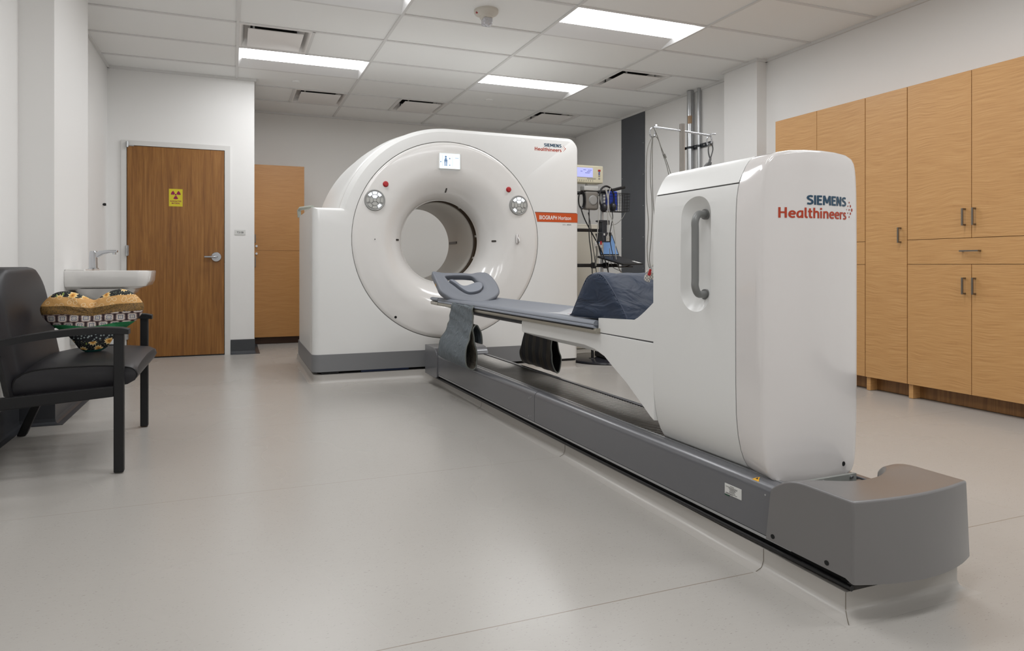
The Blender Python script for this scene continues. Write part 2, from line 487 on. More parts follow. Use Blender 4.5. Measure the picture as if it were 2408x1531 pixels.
# stroke-drawn logo letters: (advance, [polylines or splines])
SG = {
 'S': (.66, [('c', [(.56, .85), (.37, .91), (.17, .84), (.12, .70), (.22, .58), (.40, .49), (.52, .37), (.50, .18), (.32, .09), (.06, .13)])]),
 'I': (.27, [('l', [(.12, 0), (.12, 1)])]),
 'E': (.60, [('l', [(.12, 0), (.12, 1)]), ('l', [(.12, .91), (.53, .91)]), ('l', [(.12, .52), (.49, .52)]), ('l', [(.12, .09), (.53, .09)])]),
 'M': (.94, [('l', [(.12, 0), (.14, 1)]), ('l', [(.80, 0), (.78, 1)]), ('l', [(.16, 1), (.46, .22)]), ('l', [(.76, 1), (.46, .22)])]),
 'N': (.72, [('l', [(.12, 0), (.12, 1)]), ('l', [(.14, 1), (.54, 0)]), ('l', [(.56, 0), (.56, 1)])]),
 'H': (.72, [('l', [(.12, 0), (.12, 1)]), ('l', [(.56, 0), (.56, 1)]), ('l', [(.12, .52), (.56, .52)])]),
 'e': (.60, [('l', [(.12, .37), (.51, .37)]), ('c', [(.50, .35), (.48, .54), (.32, .64), (.16, .55), (.10, .34), (.17, .14), (.33, .07), (.51, .12)])]),
 'a': (.62, [('c', [(.48, .63), (.30, .64), (.14, .52), (.10, .30), (.17, .10), (.32, .10), (.47, .26)]), ('l', [(.48, 0), (.48, .71)])]),
 'l': (.33, [('c', [(.12, 1), (.12, .6), (.12, .22), (.17, .09), (.29, .07)])]),
 't': (.40, [('c', [(.15, .93), (.15, .6), (.15, .22), (.20, .09), (.35, .08)]), ('l', [(0, .64), (.35, .64)])]),
 'h': (.62, [('l', [(.12, 0), (.12, 1)]), ('c', [(.12, .46), (.22, .60), (.36, .64), (.47, .54), (.49, .36), (.49, 0)])]),
 'i': (.28, [('l', [(.12, 0), (.12, .70)]), ('d', [(.12, .92)])]),
 'n': (.62, [('l', [(.12, 0), (.12, .70)]), ('c', [(.12, .46), (.22, .60), (.36, .64), (.47, .54), (.49, .36), (.49, 0)])]),
 'r': (.42, [('l', [(.12, 0), (.12, .70)]), ('c', [(.12, .44), (.20, .58), (.30, .63), (.41, .64)])]),
 's': (.48, [('c', [(.39, .59), (.22, .64), (.11, .56), (.13, .44), (.27, .36), (.39, .26), (.36, .12), (.20, .06), (.04, .10)])]),
}
def strokes(name, word, m, parent, right_at, width, cap, wt, warp=None):
    total = sum(SG[ch][0] for ch in word) - .08; sx = width / total
    bm = bmesh.new(); x0 = 0; R0 = Vector(right_at) - Vector((width, 0, 0))
    def put(x, y): 
        p = R0 + Vector((x * sx, 0, y * cap)); return bm.verts.new(warp(p) if warp else p)
    for ch in word:
        adv, L = SG[ch]
        for kind, pts in L:
            if kind == 'd':
                c_ = pts[0]; bm.faces.new([put(x0 + c_[0] + wt * .62 * math.cos(a) , c_[1] + wt * .62 * math.sin(a)) for a in [k * PI / 9 for k in range(18)]]); continue
            P = [(p.x, p.y) for p in spline([(a, b, 0) for a, b in pts], 6)] if kind == 'c' else pts
            rows = []
            for i, (x, y) in enumerate(P):
                xa, ya = P[max(i - 1, 0)]; xb, yb2 = P[min(i + 1, len(P) - 1)]
                tx, ty = xb - xa, yb2 - ya; l_ = math.hypot(tx, ty) or 1
                nx, ny = -ty / l_ * wt / 2, tx / l_ * wt / 2
                rows.append((put(x0 + x + nx, y + ny), put(x0 + x - nx, y - ny)))
            for a, b in zip(rows, rows[1:]): bm.faces.new((a[0], a[1], b[1], b[0]))
        x0 += adv
    return obj(name, bm, m, parent)

# ================================================================= SETTING
CZ = 2.913
XL, XR, XR2, YD, YB, YN = -1.172, 4.85, 4.93, 7.13, 8.56, -2.4
GX = [.04 + 1.22 * i for i in range(-1, 5)]          # ceiling grid lines
GY = [4.27 + .6135 * j for j in range(-11, 8)]
struct('floor', B(((-1.6, YN - .2, -.1), (5.2, YB + .2, 0))), floor_m)

# left wall with its pilaster, the wall with the door, its return, the back wall
struct('wall_left', B(((XL - .12, YN, 0), (XL, YD, CZ + .1))), wall_m)
struct('wall_left_pilaster', B(((XL - .02, 4.352, 0), (-.992, 5.28, CZ + .1))), wall_m)
# door wall with opening  x -.992..-.08, z 0..2.14
dx0, dx1, dzt = -1.0, -.079, 2.143
struct('wall_door', B(((XL - .05, YD, 0), (dx0 - .03, YD + .14, CZ + .1)), ((dx1 + .03, YD, 0), (.216, YD + .14, CZ + .1)), ((dx0 - .03, YD, dzt + .03), (dx1 + .03, YD + .14, CZ + .1)),
                      ((.116, YD + .14, 0), (.216, YB, CZ + .1)), ((dx0 - .03, YD + .13, 0), (dx1 + .03, YD + .14, dzt + .03))), wall_m)
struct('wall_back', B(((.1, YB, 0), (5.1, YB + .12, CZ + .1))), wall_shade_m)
struct('wall_right', B(((XR, YN, 0), (XR + .15, 4.79, CZ + .1)), ((XR2, 4.79, 0), (XR2 + .12, YB, CZ + .1))), wall_m)
struct('wall_right_column', B(((4.732, 4.78, 0), (XR2 + .02, 5.212, CZ + .1))), wall_m)
struct('wall_near', B(((XL - .12, YN - .12, 0), (XR + .15, YN, CZ + .1))), wall_m)

# ceiling: tiles cell by cell, lamps and vents leave their cells open
LIGHTS = [(GX[1], GX[2], y0) for y0 in (-2,)]
lamp_cells = set(); 
lamp_rows = [GY[j] for j in (2, 5, 8, 11, 14)]
xs = [XL - .05] + GX[1:5] + [5.05]
half_cells = {}      # (ix, iy): side where the vent sits
VENTS = [(GX[1], 13), (GX[4], 13), (GX[1] + .61, 16), (GX[2] + .61, 16), (GX[4], 16)]
bm = bmesh.new()
def tile(bm, x0, x1, y0, y1):
    g = .0
    vs = [bm.verts.new(p) for p in ((x0, y0, CZ + .008), (x1, y0, CZ + .008), (x1, y1, CZ + .008), (x0, y1, CZ + .008))]
    bm.faces.new(vs)
ys = [YN] + [y for y in GY if y > YN + .05] + [YB]
for i in range(len(xs) - 1):
    for j in range(len(ys) - 1):
        x0, x1, y0, y1 = xs[i], xs[i + 1], ys[j], ys[j + 1]
        lit = any(abs(y0 - ly) < .02 for ly in lamp_rows) and i in (1, 3)
        if lit: continue
        v = [vx for vx, vj in VENTS if abs(GY[vj] - y0) < .02 and x0 - .01 < vx < x1 - .1]
        if v:
            vx = v[0]
            if vx > x0 + .05: tile(bm, x0, vx, y0, y1)
            if vx + .61 < x1 - .05: tile(bm, vx + .61, x1, y0, y1)
        else: tile(bm, x0, x1, y0, y1)
ceil = struct('ceiling', bm, tile_m)
bm = bmesh.new()
hb = .012
for x in GX[1:5]: addbox(bm, (x - hb, YN, CZ - .001), (x + hb, YB, CZ + .03))
for y in GY:
    if YN < y < YB: addbox(bm, (XL, y - hb, CZ), (XR2, y + hb, CZ + .03))
for vx, vj in VENTS:
    for x in (vx, vx + .61):
        if min(abs(x - g) for g in GX) > .05: addbox(bm, (x - hb, GY[vj], CZ), (x + hb, GY[vj + 1], CZ + .03))
g = obj('ceiling_grid', bm, tbar_m, ceil)
bm = B(((XL, YN, CZ - .018), (XL + .02, YD, CZ + .02)), ((XL, YD - .02, CZ - .018), (.216, YD, CZ + .02)), ((.216, YD - .02, CZ - .018), (.236, YB, CZ + .02)),
       ((.216, YB - .02, CZ - .018), (XR2, YB, CZ + .02)), ((XR - .02, YN, CZ - .018), (XR, 4.78, CZ + .02)), ((XR2 - .02, 5.21, CZ - .018), (XR2, YB, CZ + .02)),
       ((4.712, 4.78, CZ - .018), (4.732, 5.232, CZ + .02)), ((4.712, 4.76, CZ - .018), (XR, 4.78, CZ + .02)), ((-.992, 4.33, CZ - .018), (-.972, 5.30, CZ + .02)))
struct('trim_1', bm, tbar_m)
struct('wall_plenum', B(((XL - .12, YN - .1, CZ + .16), (5.1, YB + .12, CZ + .2))), duct_m)

# ---- baseboards: charcoal cove base with a flat toe
def cove(pts, h=.152, toe=.055, th=.006):
    """pts: polyline on the floor, the room on its left side"""
    prof = [(0, 0), (0, h), (th, h), (th, .03), (th + .004, .012), (th + .016, .004), (toe, .0025), (toe, 0)]
    n = len(pts); rows = []
    for i, p in enumerate(pts):
        p = Vector(p)
        a = (p - Vector(pts[i - 1])).normalized() if i else None
        b = (Vector(pts[i + 1]) - p).normalized() if i < n - 1 else None
        na = Vector((-a.y, a.x)) if a else None; nb = Vector((-b.y, b.x)) if b else None
        m = (na + nb).normalized() if na and nb else (na or nb)
        k = 1 / (m.dot(na or nb))
        rows.append([(p.x + m.x * k * d, p.y + m.y * k * d, z) for d, z in prof])
    return loft(rows, closed=False)
struct('baseboard_left', cove([(XL, YD), (XL, 5.28), (-.992, 5.28), (-.992, 4.352), (XL, 4.352), (XL, YN)]), base_m)
struct('baseboard_door', cove([(.216, YB), (.216, YD), (-.022, YD)]), base_m)
struct('baseboard_door.001', cove([(-1.05, YD), (XL, YD)]), base_m)
struct('baseboard_right', cove([(XR, YN), (XR, 2.25)]), base_m)
struct('baseboard_right.001', cove([(XR, 4.32), (XR, 4.78), (4.732, 4.78), (4.732, 5.212), (XR2, 5.212), (XR2, 6.80)]), base_m)
struct('baseboard_right.002', cove([(XR2, 7.33), (XR2, YB), (.83, YB)]), base_m)

# ---- door with frame, hinges, lever
d = struct('door_1', B(((-.992, YD - .028, .012), (-.086, YD + .012, 2.132))), oak_m, bevel=.002)
fr = prism([(-1.047, 0), (-.998, 0), (-.998, 2.139), (-.080, 2.139), (-.080, 0), (-.026, 0), (-.026, 2.188), (-1.047, 2.188)], 'y', YD - .02, YD + .06)
obj('door_frame', fr, mat('door_frame_paint', srgb(222, 221, 218), .4), d)
for z in (2.142, 1.085, .25):
    hb_ = bmesh.new()
    for k in range(3): addtube(hb_, [(-.993, YD - .034, z - .054 + k * .036), (-.993, YD - .034, z - .0205 + k * .036)], .0115, 12)
    addbox(hb_, (-1.003, YD - .03, z - .05), (-.978, YD - .026, z + .05))
    if z > 2.14:
        hb_.free(); hb_ = bmesh.new()
        addtube(hb_, [(-.99, YD - .034, 2.115), (-.99, YD - .034, 2.172)], .013, 12); addbox(hb_, (-.99, YD - .036, 2.128), (-.93, YD - .028, 2.134))
    obj('hinge', hb_, steel_m, d, smooth=40)
h = obj('door_handle', lathe([(0, -.047), (.046, -.047), (.05, -.042), (.052, -.029), (.052, -.02)], c=(-.163, YD, 1.024), axis='y', n=36), mat('lever_metal', srgb(190, 192, 196), .22, metal=.9), d, smooth=35)
bm = tube(spline([(-.163, YD - .045, 1.026), (-.163, YD - .075, 1.026), (-.185, YD - .082, 1.026), (-.23, YD - .082, 1.024), (-.275, YD - .08, 1.024)], 6), [.013] * 10 + [.012] * 8 + [.011] * 7, 10)
obj('lever', bm, MATS['lever_metal'], h, smooth=50)
obj('lock_cylinder', cyl((-.163, YD - .055, 1.026), (-.163, YD - .094, 1.026), .009), chrome_m, h, smooth=35)
obj('strike_plate', B(((-.085, YD - .021, .96), (-.0815, YD + .01, 1.1))), mat('bronze_plate', srgb(60, 48, 38), .4, metal=.6), d)
obj('door_sweep', B(((-.99, YD - .02, .002), (-.088, YD + .01, .013))), black_m, d)

# ---- floor plinth (coved sheet vinyl) under scanner and track
plan = [(.62, 6.5), ] + [(.60 + .07 - .07 * math.cos(a), 5.10 + .07 - .07 * math.sin(a)) for a in [k * PI / 12 for k in range(0, 7)]] + \
       [(1.47, 5.10), (1.50, 5.08), (1.515, 5.05), (1.528, 3.0), (1.528, 1.24), (1.965, 1.24), (1.965, 5.05), (1.975, 5.08), (2.0, 5.10)] + \
       [(2.90 + .07 * math.sin(a), 5.17 - .07 * math.cos(a)) for a in [k * PI / 12 for k in range(0, 7)]] + [(2.97, 6.5)]
plan[0] = (.60, 6.5)
secs = [(0, .066), (0, .026), (.004, .014), (.012, .006), (.024, .0015), (.04, .0001)]
mk_pl = NT('plinth_vinyl', .34)
pcol = mk_pl.mix(mk_pl.noise(mk_pl.tc.outputs['Object'], 2.0, 3), srgb(175, 171, 165), srgb(182, 178, 173))
mk_pl.col(pcol)
struct('trim_2', loft([[(x, y, z) for x, y in offset_poly(plan, d)] for d, z in secs], cap0=True), mk_pl.m, smooth=60)
# welded vinyl seams on the cove
bm = bmesh.new()
seam_m = mat('vinyl_weld', srgb(96, 86, 70), .5)
for y in (1.517, 2.755, 3.85):
    xx = 1.528 if y < 3 else 1.523
    addtube(bm, [(xx - .0005, y, .066), (xx - .0005, y, .03), (xx - .008, y + .0, .01), (xx - .03, y, .001)], .0008, 6)
addtube(bm, [(1.527, 1.239, .066), (1.527, 1.239, .02), (1.518, 1.228, .006), (1.50, 1.208, .001)], .0009, 6)
struct('trim_3', bm, seam_m)

# ================================================================= CEILING THINGS
def lamp_labels(i, j):
    return {(1, 11): 'recessed ceiling troffer lamp at upper left, cut by top edge of the photo',
            (3, 11): 'large recessed ceiling troffer lamp in upper centre right, nearest fully visible one',
            (1, 14): 'recessed ceiling troffer lamp at left beside the square air diffuser near the door wall',
            (3, 14): 'small recessed ceiling troffer lamp farthest away, above right shoulder of the scanner'}.get((i, j), 'recessed ceiling troffer lamp in the near part of the room, outside the photo')
n = 0
for i in (1, 3):
    for jj, j in enumerate((2, 5, 8, 11, 14)):
        x0, x1, y0, y1 = xs[i] + hb, xs[i + 1] - hb, GY[j] + hb, GY[j + 1] - hb
        lab = lamp_labels(i, j)
        t = thing('ceiling_lamp', lab, 'ceiling light', ((x0 + x1) / 2, (y0 + y1) / 2, CZ), group=('recessed lamps outside the photo' if 'outside' in lab else 'recessed ceiling lamps'))
        D = .030
        yl0, yl1 = y0 + .035, y1 - .215
        hs = bmesh.new()
        def q(a, b, c, d_): hs.faces.new([hs.verts.new(p) for p in (a, b, c, d_)])
        e = .035
        q((x0, y0, CZ), (x1, y0, CZ), (x1 - e, yl0, CZ + D), (x0 + e, yl0, CZ + D))
        q((x0, y1, CZ), (x1, y1, CZ), (x1 - e, yl1, CZ + D), (x0 + e, yl1, CZ + D))
        q((x0, y0, CZ), (x0, y1, CZ), (x0 + e, yl1, CZ + D), (x0 + e, yl0, CZ + D))
        q((x1, y0, CZ), (x1, y1, CZ), (x1 - e, yl1, CZ + D), (x1 - e, yl0, CZ + D))
        addbox(hs, (x0, y0, CZ + D + .003), (x1, y1, CZ + D + .03))
        obj('housing', hs, housing_m, t)
        bm = bmesh.new()
        bm.faces.new([bm.verts.new(p) for p in ((x0 + e, yl0, CZ + D - .001), (x0 + e, yl1, CZ + D - .001), (x1 - e, yl1, CZ + D - .001), (x1 - e, yl0, CZ + D - .001))])
        obj('lens', bm, lens_m, t, label='glowing white lens')

vent_labels = ['square ceiling air diffuser with drop plate at left, directly before a lamp',
               'square ceiling air diffuser at right, above the wall column and pipes',
               'square ceiling air diffuser far left, above the scanner left shoulder',
               'square ceiling air diffuser far middle, straight above the scanner top',
               'square ceiling air diffuser far right, near the charcoal wall panel']
for (vx, vj), lab in zip(VENTS, vent_labels):
    x0, x1, y0, y1 = vx + hb, vx + .61 - hb, GY[vj] + hb, GY[vj + 1] - hb
    t = thing('air_diffuser', lab, 'air vent', ((x0 + x1) / 2, (y0 + y1) / 2, CZ), group='ceiling air diffusers')
    cx_, cy_ = (x0 + x1) / 2, (y0 + y1) / 2; hw = (x1 - x0) / 2
    def sq(a, z, r=.001): return [(x, y, z) for x, y in rrect(cx_ - a, cy_ - a, cx_ + a, cy_ + a, r, 4)]
    obj('frame', loft([sq(hw, CZ + .002), sq(hw - .010, CZ - .001), sq(hw - .018, CZ + .004, .02), sq(hw - .030, CZ + .03, .03), sq(hw - .045, CZ + .06, .04), sq(hw - .09, CZ + .075, .05)]), vent_m, t, smooth=35)
    obj('duct', loft([sq(hw - .09, CZ + .075, .05), sq(hw - .12, CZ + .15, .05)], cap1=True), duct_m, t)
    obj('face_plate', loft([sq(.222, CZ - .010, .004), sq(.226, CZ - .008, .004), sq(.226, CZ - .002, .004), sq(.2, CZ + .002, .004)], cap0=True, cap1=True), vent_m, t, smooth=35)
    for sx in (-1, 1):
        for sy in (-1, 1): obj('bracket', B(((cx_ + sx * .18 - .008, cy_ + sy * .2 - .006, CZ), (cx_ + sx * .18 + .008, cy_ + sy * .2 + .006, CZ + .08))), steel_m, t)

for (x, y, lab) in ((.645, 7.06, 'flat round sprinkler cover plate on ceiling at left, above the wood cabinet'), (2.885, 7.05, 'flat round sprinkler cover plate on ceiling behind the farthest lamp')):
    tag(obj('sprinkler_cover', lathe([(0, -.006), (.042, -.006), (.046, -.003), (.046, .01)], c=(x, y, CZ), n=32), tile_m, loc=(x, y, CZ), smooth=30), lab, 'sprinkler cover', 'sprinkler covers')
x, y = 1.858, 4.60
t = thing('emergency_lamp_head', 'small white dome device with clear faceted lens on the ceiling', 'ceiling device', (x, y, CZ))
obj('base_ring', lathe([(.045, -.05), (.06, -.035), (.088, -.02), (.095, -.01), (.095, .008)], c=(x, y, CZ), n=40), mat('device_white', srgb(214, 208, 198), .4), t, smooth=30)
obj('housing', lathe([(0, -.075), (.03, -.072), (.05, -.055), (.055, -.04), (.05, -.02)], c=(x, y, CZ), n=32), MATS['device_white'], t, smooth=40)
bm = bmesh.new(); addbox(bm, (x - .038, y - .05, CZ - .115), (x + .038, y + .02, CZ - .055))
obj('lens', bm, mat('clear_facets', srgb(200, 200, 204), .1, metal=.5, bump=(60, 1., .01)), t, bevel=.014, seg=3)
obj('indicator', B(((x - .09, y - .02, CZ - .028), (x - .078, y - .006, CZ - .018))), red_m, t)

# ================================================================= CABINETS
def ubar(bm, p0, p1, out, th=.010, dep=.032):
    """flat bar pull between p0 and p1 standing off along out"""
    p0, p1, out = Vector(p0), Vector(p1), Vector(out)
    d = (p1 - p0).normalized(); s = d.cross(out).normalized() * (th / 2)
    def bxx(a, b, h0, h1):
        vs = [bm.verts.new(q + s * k + out * h) for q in (a, b) for k in (-1, 1) for h in (h0, h1)]
        for f in ((0, 1, 3, 2), (4, 6, 7, 5), (0, 4, 5, 1), (2, 3, 7, 6), (0, 2, 6, 4), (1, 5, 7, 3)): bm.faces.new([vs[i] for i in f])
    bxx(p0, p1, dep - .008, dep)
    bxx(p0, p0 + d * .01, 0, dep - .008); bxx(p1 - d * .01, p1, 0, dep - .008)
CXF = 4.46
def cab_right(name, label, y0, y1, parts, group, legs):
    t = thing(name, label, 'cabinet', ((CXF + XR) / 2, (y0 + y1) / 2, 0), group=group)
    obj('body', B(((CXF + .022, y0 + .001, .10), (XR - .002, y1 - .001, 2.192))), maple_m, t)
    obj('toe_kick', B(((4.545, y0 + .001, .004), (4.56, y1 - .001, .1))), toe_m, t)
    for ly in legs: obj('foot_block', B(((4.475, ly - .015, .002), (4.548, ly + .015, .10))), maple_m, t, bevel=.001)
    g_ = .0016
    for kind, a, b, z0, z1, hd in parts:
        dn = obj(kind, B(((CXF, a + g_, z0 + g_), (CXF + .02, b - g_, z1 - g_))), maple_m, t, bevel=.0015)
        bm = bmesh.new()
        if hd[0] == 'v': ubar(bm, (CXF, hd[1], hd[2]), (CXF, hd[1], hd[3]), (-1, 0, 0))
        else: ubar(bm, (CXF, hd[1], hd[3]), (CXF, hd[2], hd[3]), (-1, 0, 0))
        obj('handle', bm, handle_m, dn)
def double(y0, y1):
    m = (y0 + y1) / 2
    return [('door', m, y1, 1.112, 2.192, ('v', m + .038, 1.192, 1.304)), ('door', y0, m, 1.112, 2.192, ('v', m - .022, 1.192, 1.304)),
            ('drawer', y0, y1, .941, 1.112, ('h', m - .056, m + .056, 1.028)),
            ('door', m, y1, .10, .941, ('v', m + .038, .747, .856)), ('door', y0, m, .10, .941, ('v', m - .022, .747, .856))]
GRPC = 'maple wall cabinets along the right wall'
cab_right('tall_cabinet', 'maple double-door cabinet at the right edge with a wide central drawer', 2.315, 3.141, double(2.315, 3.141), GRPC, (3.126, 2.33))
cab_right('tall_cabinet', 'narrow full-height single-door maple cabinet between the two wide ones', 3.143, 3.457, [('door', 3.143, 3.457, .10, 2.192, ('v', 3.188, 1.095, 1.204))], GRPC, (3.442,))
cab_right('tall_cabinet', 'wide maple cabinet farthest along the right wall, mostly behind white table pedestal', 3.459, 4.298, double(3.459, 4.298), GRPC, (4.283, 3.88))
# cabinet in the alcove beside the door
t = thing('tall_cabinet', 'maple cabinet with upper and lower door in the alcove behind the scanner', 'cabinet', (.52, 8.2, 0))
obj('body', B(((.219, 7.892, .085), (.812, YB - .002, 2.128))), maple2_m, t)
obj('toe_kick', B(((.225, 7.94, .002), (.806, 7.955, .085))), mat('dark_plinth', srgb(70, 42, 22), .5), t)
obj('end_panel', B(((.219, 7.872, .002), (.227, 7.94, .085))), maple2_m, t)
for z0, z1, hz, lz in ((.086, 1.112, (.92, 1.035), 1.075), (1.114, 2.127, (1.205, 1.30), 1.163)):
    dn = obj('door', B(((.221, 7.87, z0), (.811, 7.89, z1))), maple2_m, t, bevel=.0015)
    bm = bmesh.new(); ubar(bm, (.249, 7.87, hz[0]), (.249, 7.87, hz[1]), (0, -1, 0)); obj('handle', bm, handle_m, dn)
    obj('lock', cyl((.262, 7.872, lz), (.262, 7.852, lz), .013), chrome_m, dn, smooth=35)

# ================================================================= SIGNS
t = thing('hazard_sign', 'yellow RADIOACTIVE MATERIAL sticker with magenta trefoil on the oak door', 'sign', (-.547, YD - .03, 1.53))
yp = YD - .0295
obj('panel', B(((-.612, yp, 1.538), (-.484, yp + .001, 1.716))), yellow_m, t)
bm = bmesh.new(); cxs, czs = -.548, 1.657
def disc(bm, c, r, y, n=24):
    bm.faces.new([bm.verts.new((c[0] + r * math.cos(2 * PI * k / n), y, c[1] + r * math.sin(2 * PI * k / n))) for k in range(n)])
disc(bm, (cxs, czs), .0085, yp - .0004)
for a0 in (90 + 60, 30, 270):
    a_ = math.radians(a0); pts = []
    for k in range(9): a = a_ - PI / 6 + PI / 3 * k / 8; pts.append((cxs + .046 * math.cos(a), yp - .0004, czs + .046 * math.sin(a)))
    for k in range(9): a = a_ + PI / 6 - PI / 3 * k / 8; pts.append((cxs + .013 * math.cos(a), yp - .0004, czs + .013 * math.sin(a)))
    bm.faces.new([bm.verts.new(p) for p in pts])
obj('trefoil', bm, magenta_m, t)
text('lettering', 'RADIOACTIVE', magenta_m, t, left_at=(-.600, yp - .0004, 1.584), width=.104, cap=.015, bold=.03)
text('lettering', 'MATERIAL', magenta_m, t, left_at=(-.586, yp - .0004, 1.563), width=.078, cap=.014, bold=.03)
t = thing('room_plate', 'small white plate reading T215B on the wall right of the door', 'sign', (.072, YD - .003, 1.285))
obj('plate', B(((.019, YD - .005, 1.258), (.126, YD - .0005, 1.312))), label_m, t, bevel=.001)
text('lettering', 'T215B', blacktxt, t, left_at=(.040, YD - .0056, 1.276), width=.066, cap=.019, bold=.01)
tag(obj('wall_fitting', lathe([(0, .03), (.012, .028), (.014, .01), (.008, 0)], c=(XL, 6.9, 1.52), axis='x', n=16), black_m, loc=(XL, 6.9, 1.52)), 'tiny dark knob on the recessed left wall beyond the sink', 'wall fitting')

# charcoal panel, conduits, strut on the right wall
bm = B(((XR2 - .012, 6.814, .05), (XR2 - .001, 7.321, 2.909)))
p = obj('charcoal_panel', bm, wallpanel_m, loc=(XR2 - .012, 7.07, .05)); tag(p, 'tall charcoal wall panel on the far right wall', 'wall panel')
for z in (.5, .9, 1.3, 1.7, 2.1, 2.5):
    for y in (6.835, 7.3): obj('screw', tube([(XR2 - .010, y, z), (XR2 - .0145, y, z)], .006, 8), steel_m, p)
t = thing('conduit', 'thick galvanised conduit pipe running up the right wall', 'pipe', (4.885, 5.91, 0))
obj('pipe', cyl((4.885, 5.91, .01), (4.885, 5.91, CZ), .036, 28), steel_m, t, smooth=40)
obj('sticker', lathe([(.0365, 0), (.0365, .09)], c=(4.885, 5.91, 2.54), n=24, a0=PI * 1.0, a1=PI * 1.45), mat('pipe_sticker', srgb(180, 150, 120), .5), t)
t = thing('conduit', 'thin galvanised conduit pipe right of the thick one', 'pipe', (4.90, 5.785, 0))
obj('pipe', cyl((4.90, 5.785, .01), (4.90, 5.785, CZ), .019, 20), steel_m, t, smooth=40)
t = thing('strut_bracket', 'short dark strut channel clamping both conduits to the wall', 'bracket', (4.92, 5.80, 2.27))
obj('channel', B(((4.908, 5.60, 2.25), (4.928, 5.98, 2.295))), mat('strut_dark', srgb(56, 60, 64), .4, metal=.5), t, bevel=.002)
for k in range(5): obj('bolt', tube([(4.9075, 5.635 + k * .075, 2.2725), (4.905, 5.635 + k * .075, 2.2725)], .010, 10), steel_m, t)
obj('clamp', lathe([(.038, -.012), (.041, -.012), (.041, .012), (.038, .012)], c=(4.885, 5.91, 2.27), n=24), MATS['strut_dark'], t)
obj('clamp', lathe([(.021, -.012), (.024, -.012), (.024, .012), (.021, .012)], c=(4.90, 5.785, 2.27), n=24), MATS['strut_dark'], t)
obj('clamp_bolt', cyl((4.86, 5.98, 2.27), (4.86, 5.955, 2.27), .016, 10), MATS['strut_dark'], t)

# ================================================================= SINK
Y0, Y1, XW = 4.575, 5.07, -.992
t = thing('wall_sink', 'white ceramic wall-hung sink with chrome tap on the left pilaster', 'sink', (XW, (Y0 + Y1) / 2, .79))
ym = (Y0 + Y1) / 2
def sk(x1, w_, z, r, x0=XW):
    return [(x, y, z) for x, y in rrect(x0, ym - w_, x1, ym + w_, (.004, r, r, .004), 6)]
obj('basin', loft([sk(-.60, .16, .775, .05), sk(-.56, .20, .79, .055), sk(-.535, .232, .80, .06), sk(-.522, .246, .83, .065), sk(-.515, .2475, .893, .068), sk(-.518, .2445, .899, .065),
                   sk(-.545, .215, .899, .06, XW + .11), sk(-.56, .20, .87, .06, XW + .12), sk(-.62, .14, .80, .05, XW + .2)], cap0=True, cap1=True), cer_m, t, smooth=45)
obj('back_ledge', loft([[(x, y, z) for x, y in rrect(XW, ym - .235, XW + .115, ym + .235, .01, 3)] for z in (.893, .9115)], cap0=True, cap1=True), cer_m, t, bevel=.004)
obj('bowl', loft([[(x, y, z) for x, y in rrect(XW + .03 + k, ym - .20 + k, -.60 - k, ym + .20 - k, .08, 6)] for z, k in ((.785, 0), (.75, .02), (.72, .06), (.70, .10))], cap1=True), cer_m, t, smooth=45)
obj('pipe_shroud', loft([[(x, y, z) for x, y in rrect(XW, ym - a, XW + b, ym + a, (.002, .06, .06, .002), 6)] for z, a, b in ((.74, .12, .26), (.6, .11, .22), (.42, .09, .19))], cap0=True, cap1=True), sink_skirt, t, smooth=40)
fx = -.875; fy = ym
f_ = obj('tap', loft([[(x, y, z) for x, y in rrect(fx - a, fy - b, fx + a, fy + b, .012, 4)] for z, a, b in ((.911, .030, .024), (.916, .030, .024), (.917, .024, .021), (1.015, .022, .02), (1.03, .02, .018))], cap0=True, cap1=True), chrome_m, t, smooth=40)
pr = [(-.005, -.018), (.015, .02), (.04, .032), (.08, .038), (.145, .038), (.145, .022), (.10, .018), (.06, .008), (.03, -.012)]
obj('spout', prism([(fx + a, 1.0 + b) for a, b in pr], 'y', fy - .017, fy + .017), chrome_m, f_, bevel=.005)
obj('aerator', cyl((fx + .125, fy, 1.022), (fx + .125, fy, 1.008), .011, 16), chrome_m, f_, smooth=35)

# ================================================================= CHAIR
AX0, AX1 = -.46, -.50
yN_, yF_ = 3.24, 4.07
t = thing('armchair', 'wide black upholstered armchair with metal frame against the left wall', 'chair', (-.75, 3.66, 0))
# seat cushion
def seat_sec(y, k):
    prof = [(-.90, .364), (-.50, .382), (-.455, .388), (-.425, .405), (-.412, .43), (-.418, .452), (-.45, .468), (-.55, .478), (-.70, .478), (-.80, .474), (-.86, .462), (-.893, .44), (-.905, .41)]
    return [(x, y, z + (k if z > .44 else 0)) for x, z in prof]
ysec = [3.268, 3.272, 3.29, 3.34, 3.45, 3.66, 3.87, 3.98, 4.03, 4.048, 4.052]
kk = [-.012, 0, .004, .010, .018, .024, .018, .010, .004, 0, -.012]
secs_ = []
for y, k in zip(ysec, kk):
    s_ = seat_sec(y, k)
    if y in (3.268, 4.052):
        cx_, cz_ = -.66, .43; s_ = [(cx_ + (x - cx_) * .975, yy, cz_ + (z - cz_) * .8) for x, yy, z in s_]
    secs_.append(s_)
seat = obj('seat', loft(secs_, cap0=True, cap1=True), seat_m, t, smooth=50)
pp = [(x, 3.2705, z - .002) for x, _, z in seat_sec(0, 0) if z > .40 and x < -.41]
obj('piping', tube(spline([(-.420, 3.27, .418), (-.416, 3.27, .43), (-.425, 3.27, .452), (-.455, 3.27, .467), (-.55, 3.27, .478), (-.70, 3.27, .479), (-.80, 3.27, .474), (-.862, 3.27, .46), (-.895, 3.27, .435), (-.902, 3.27, .40)], 4), .003, 6), frame_m, seat)
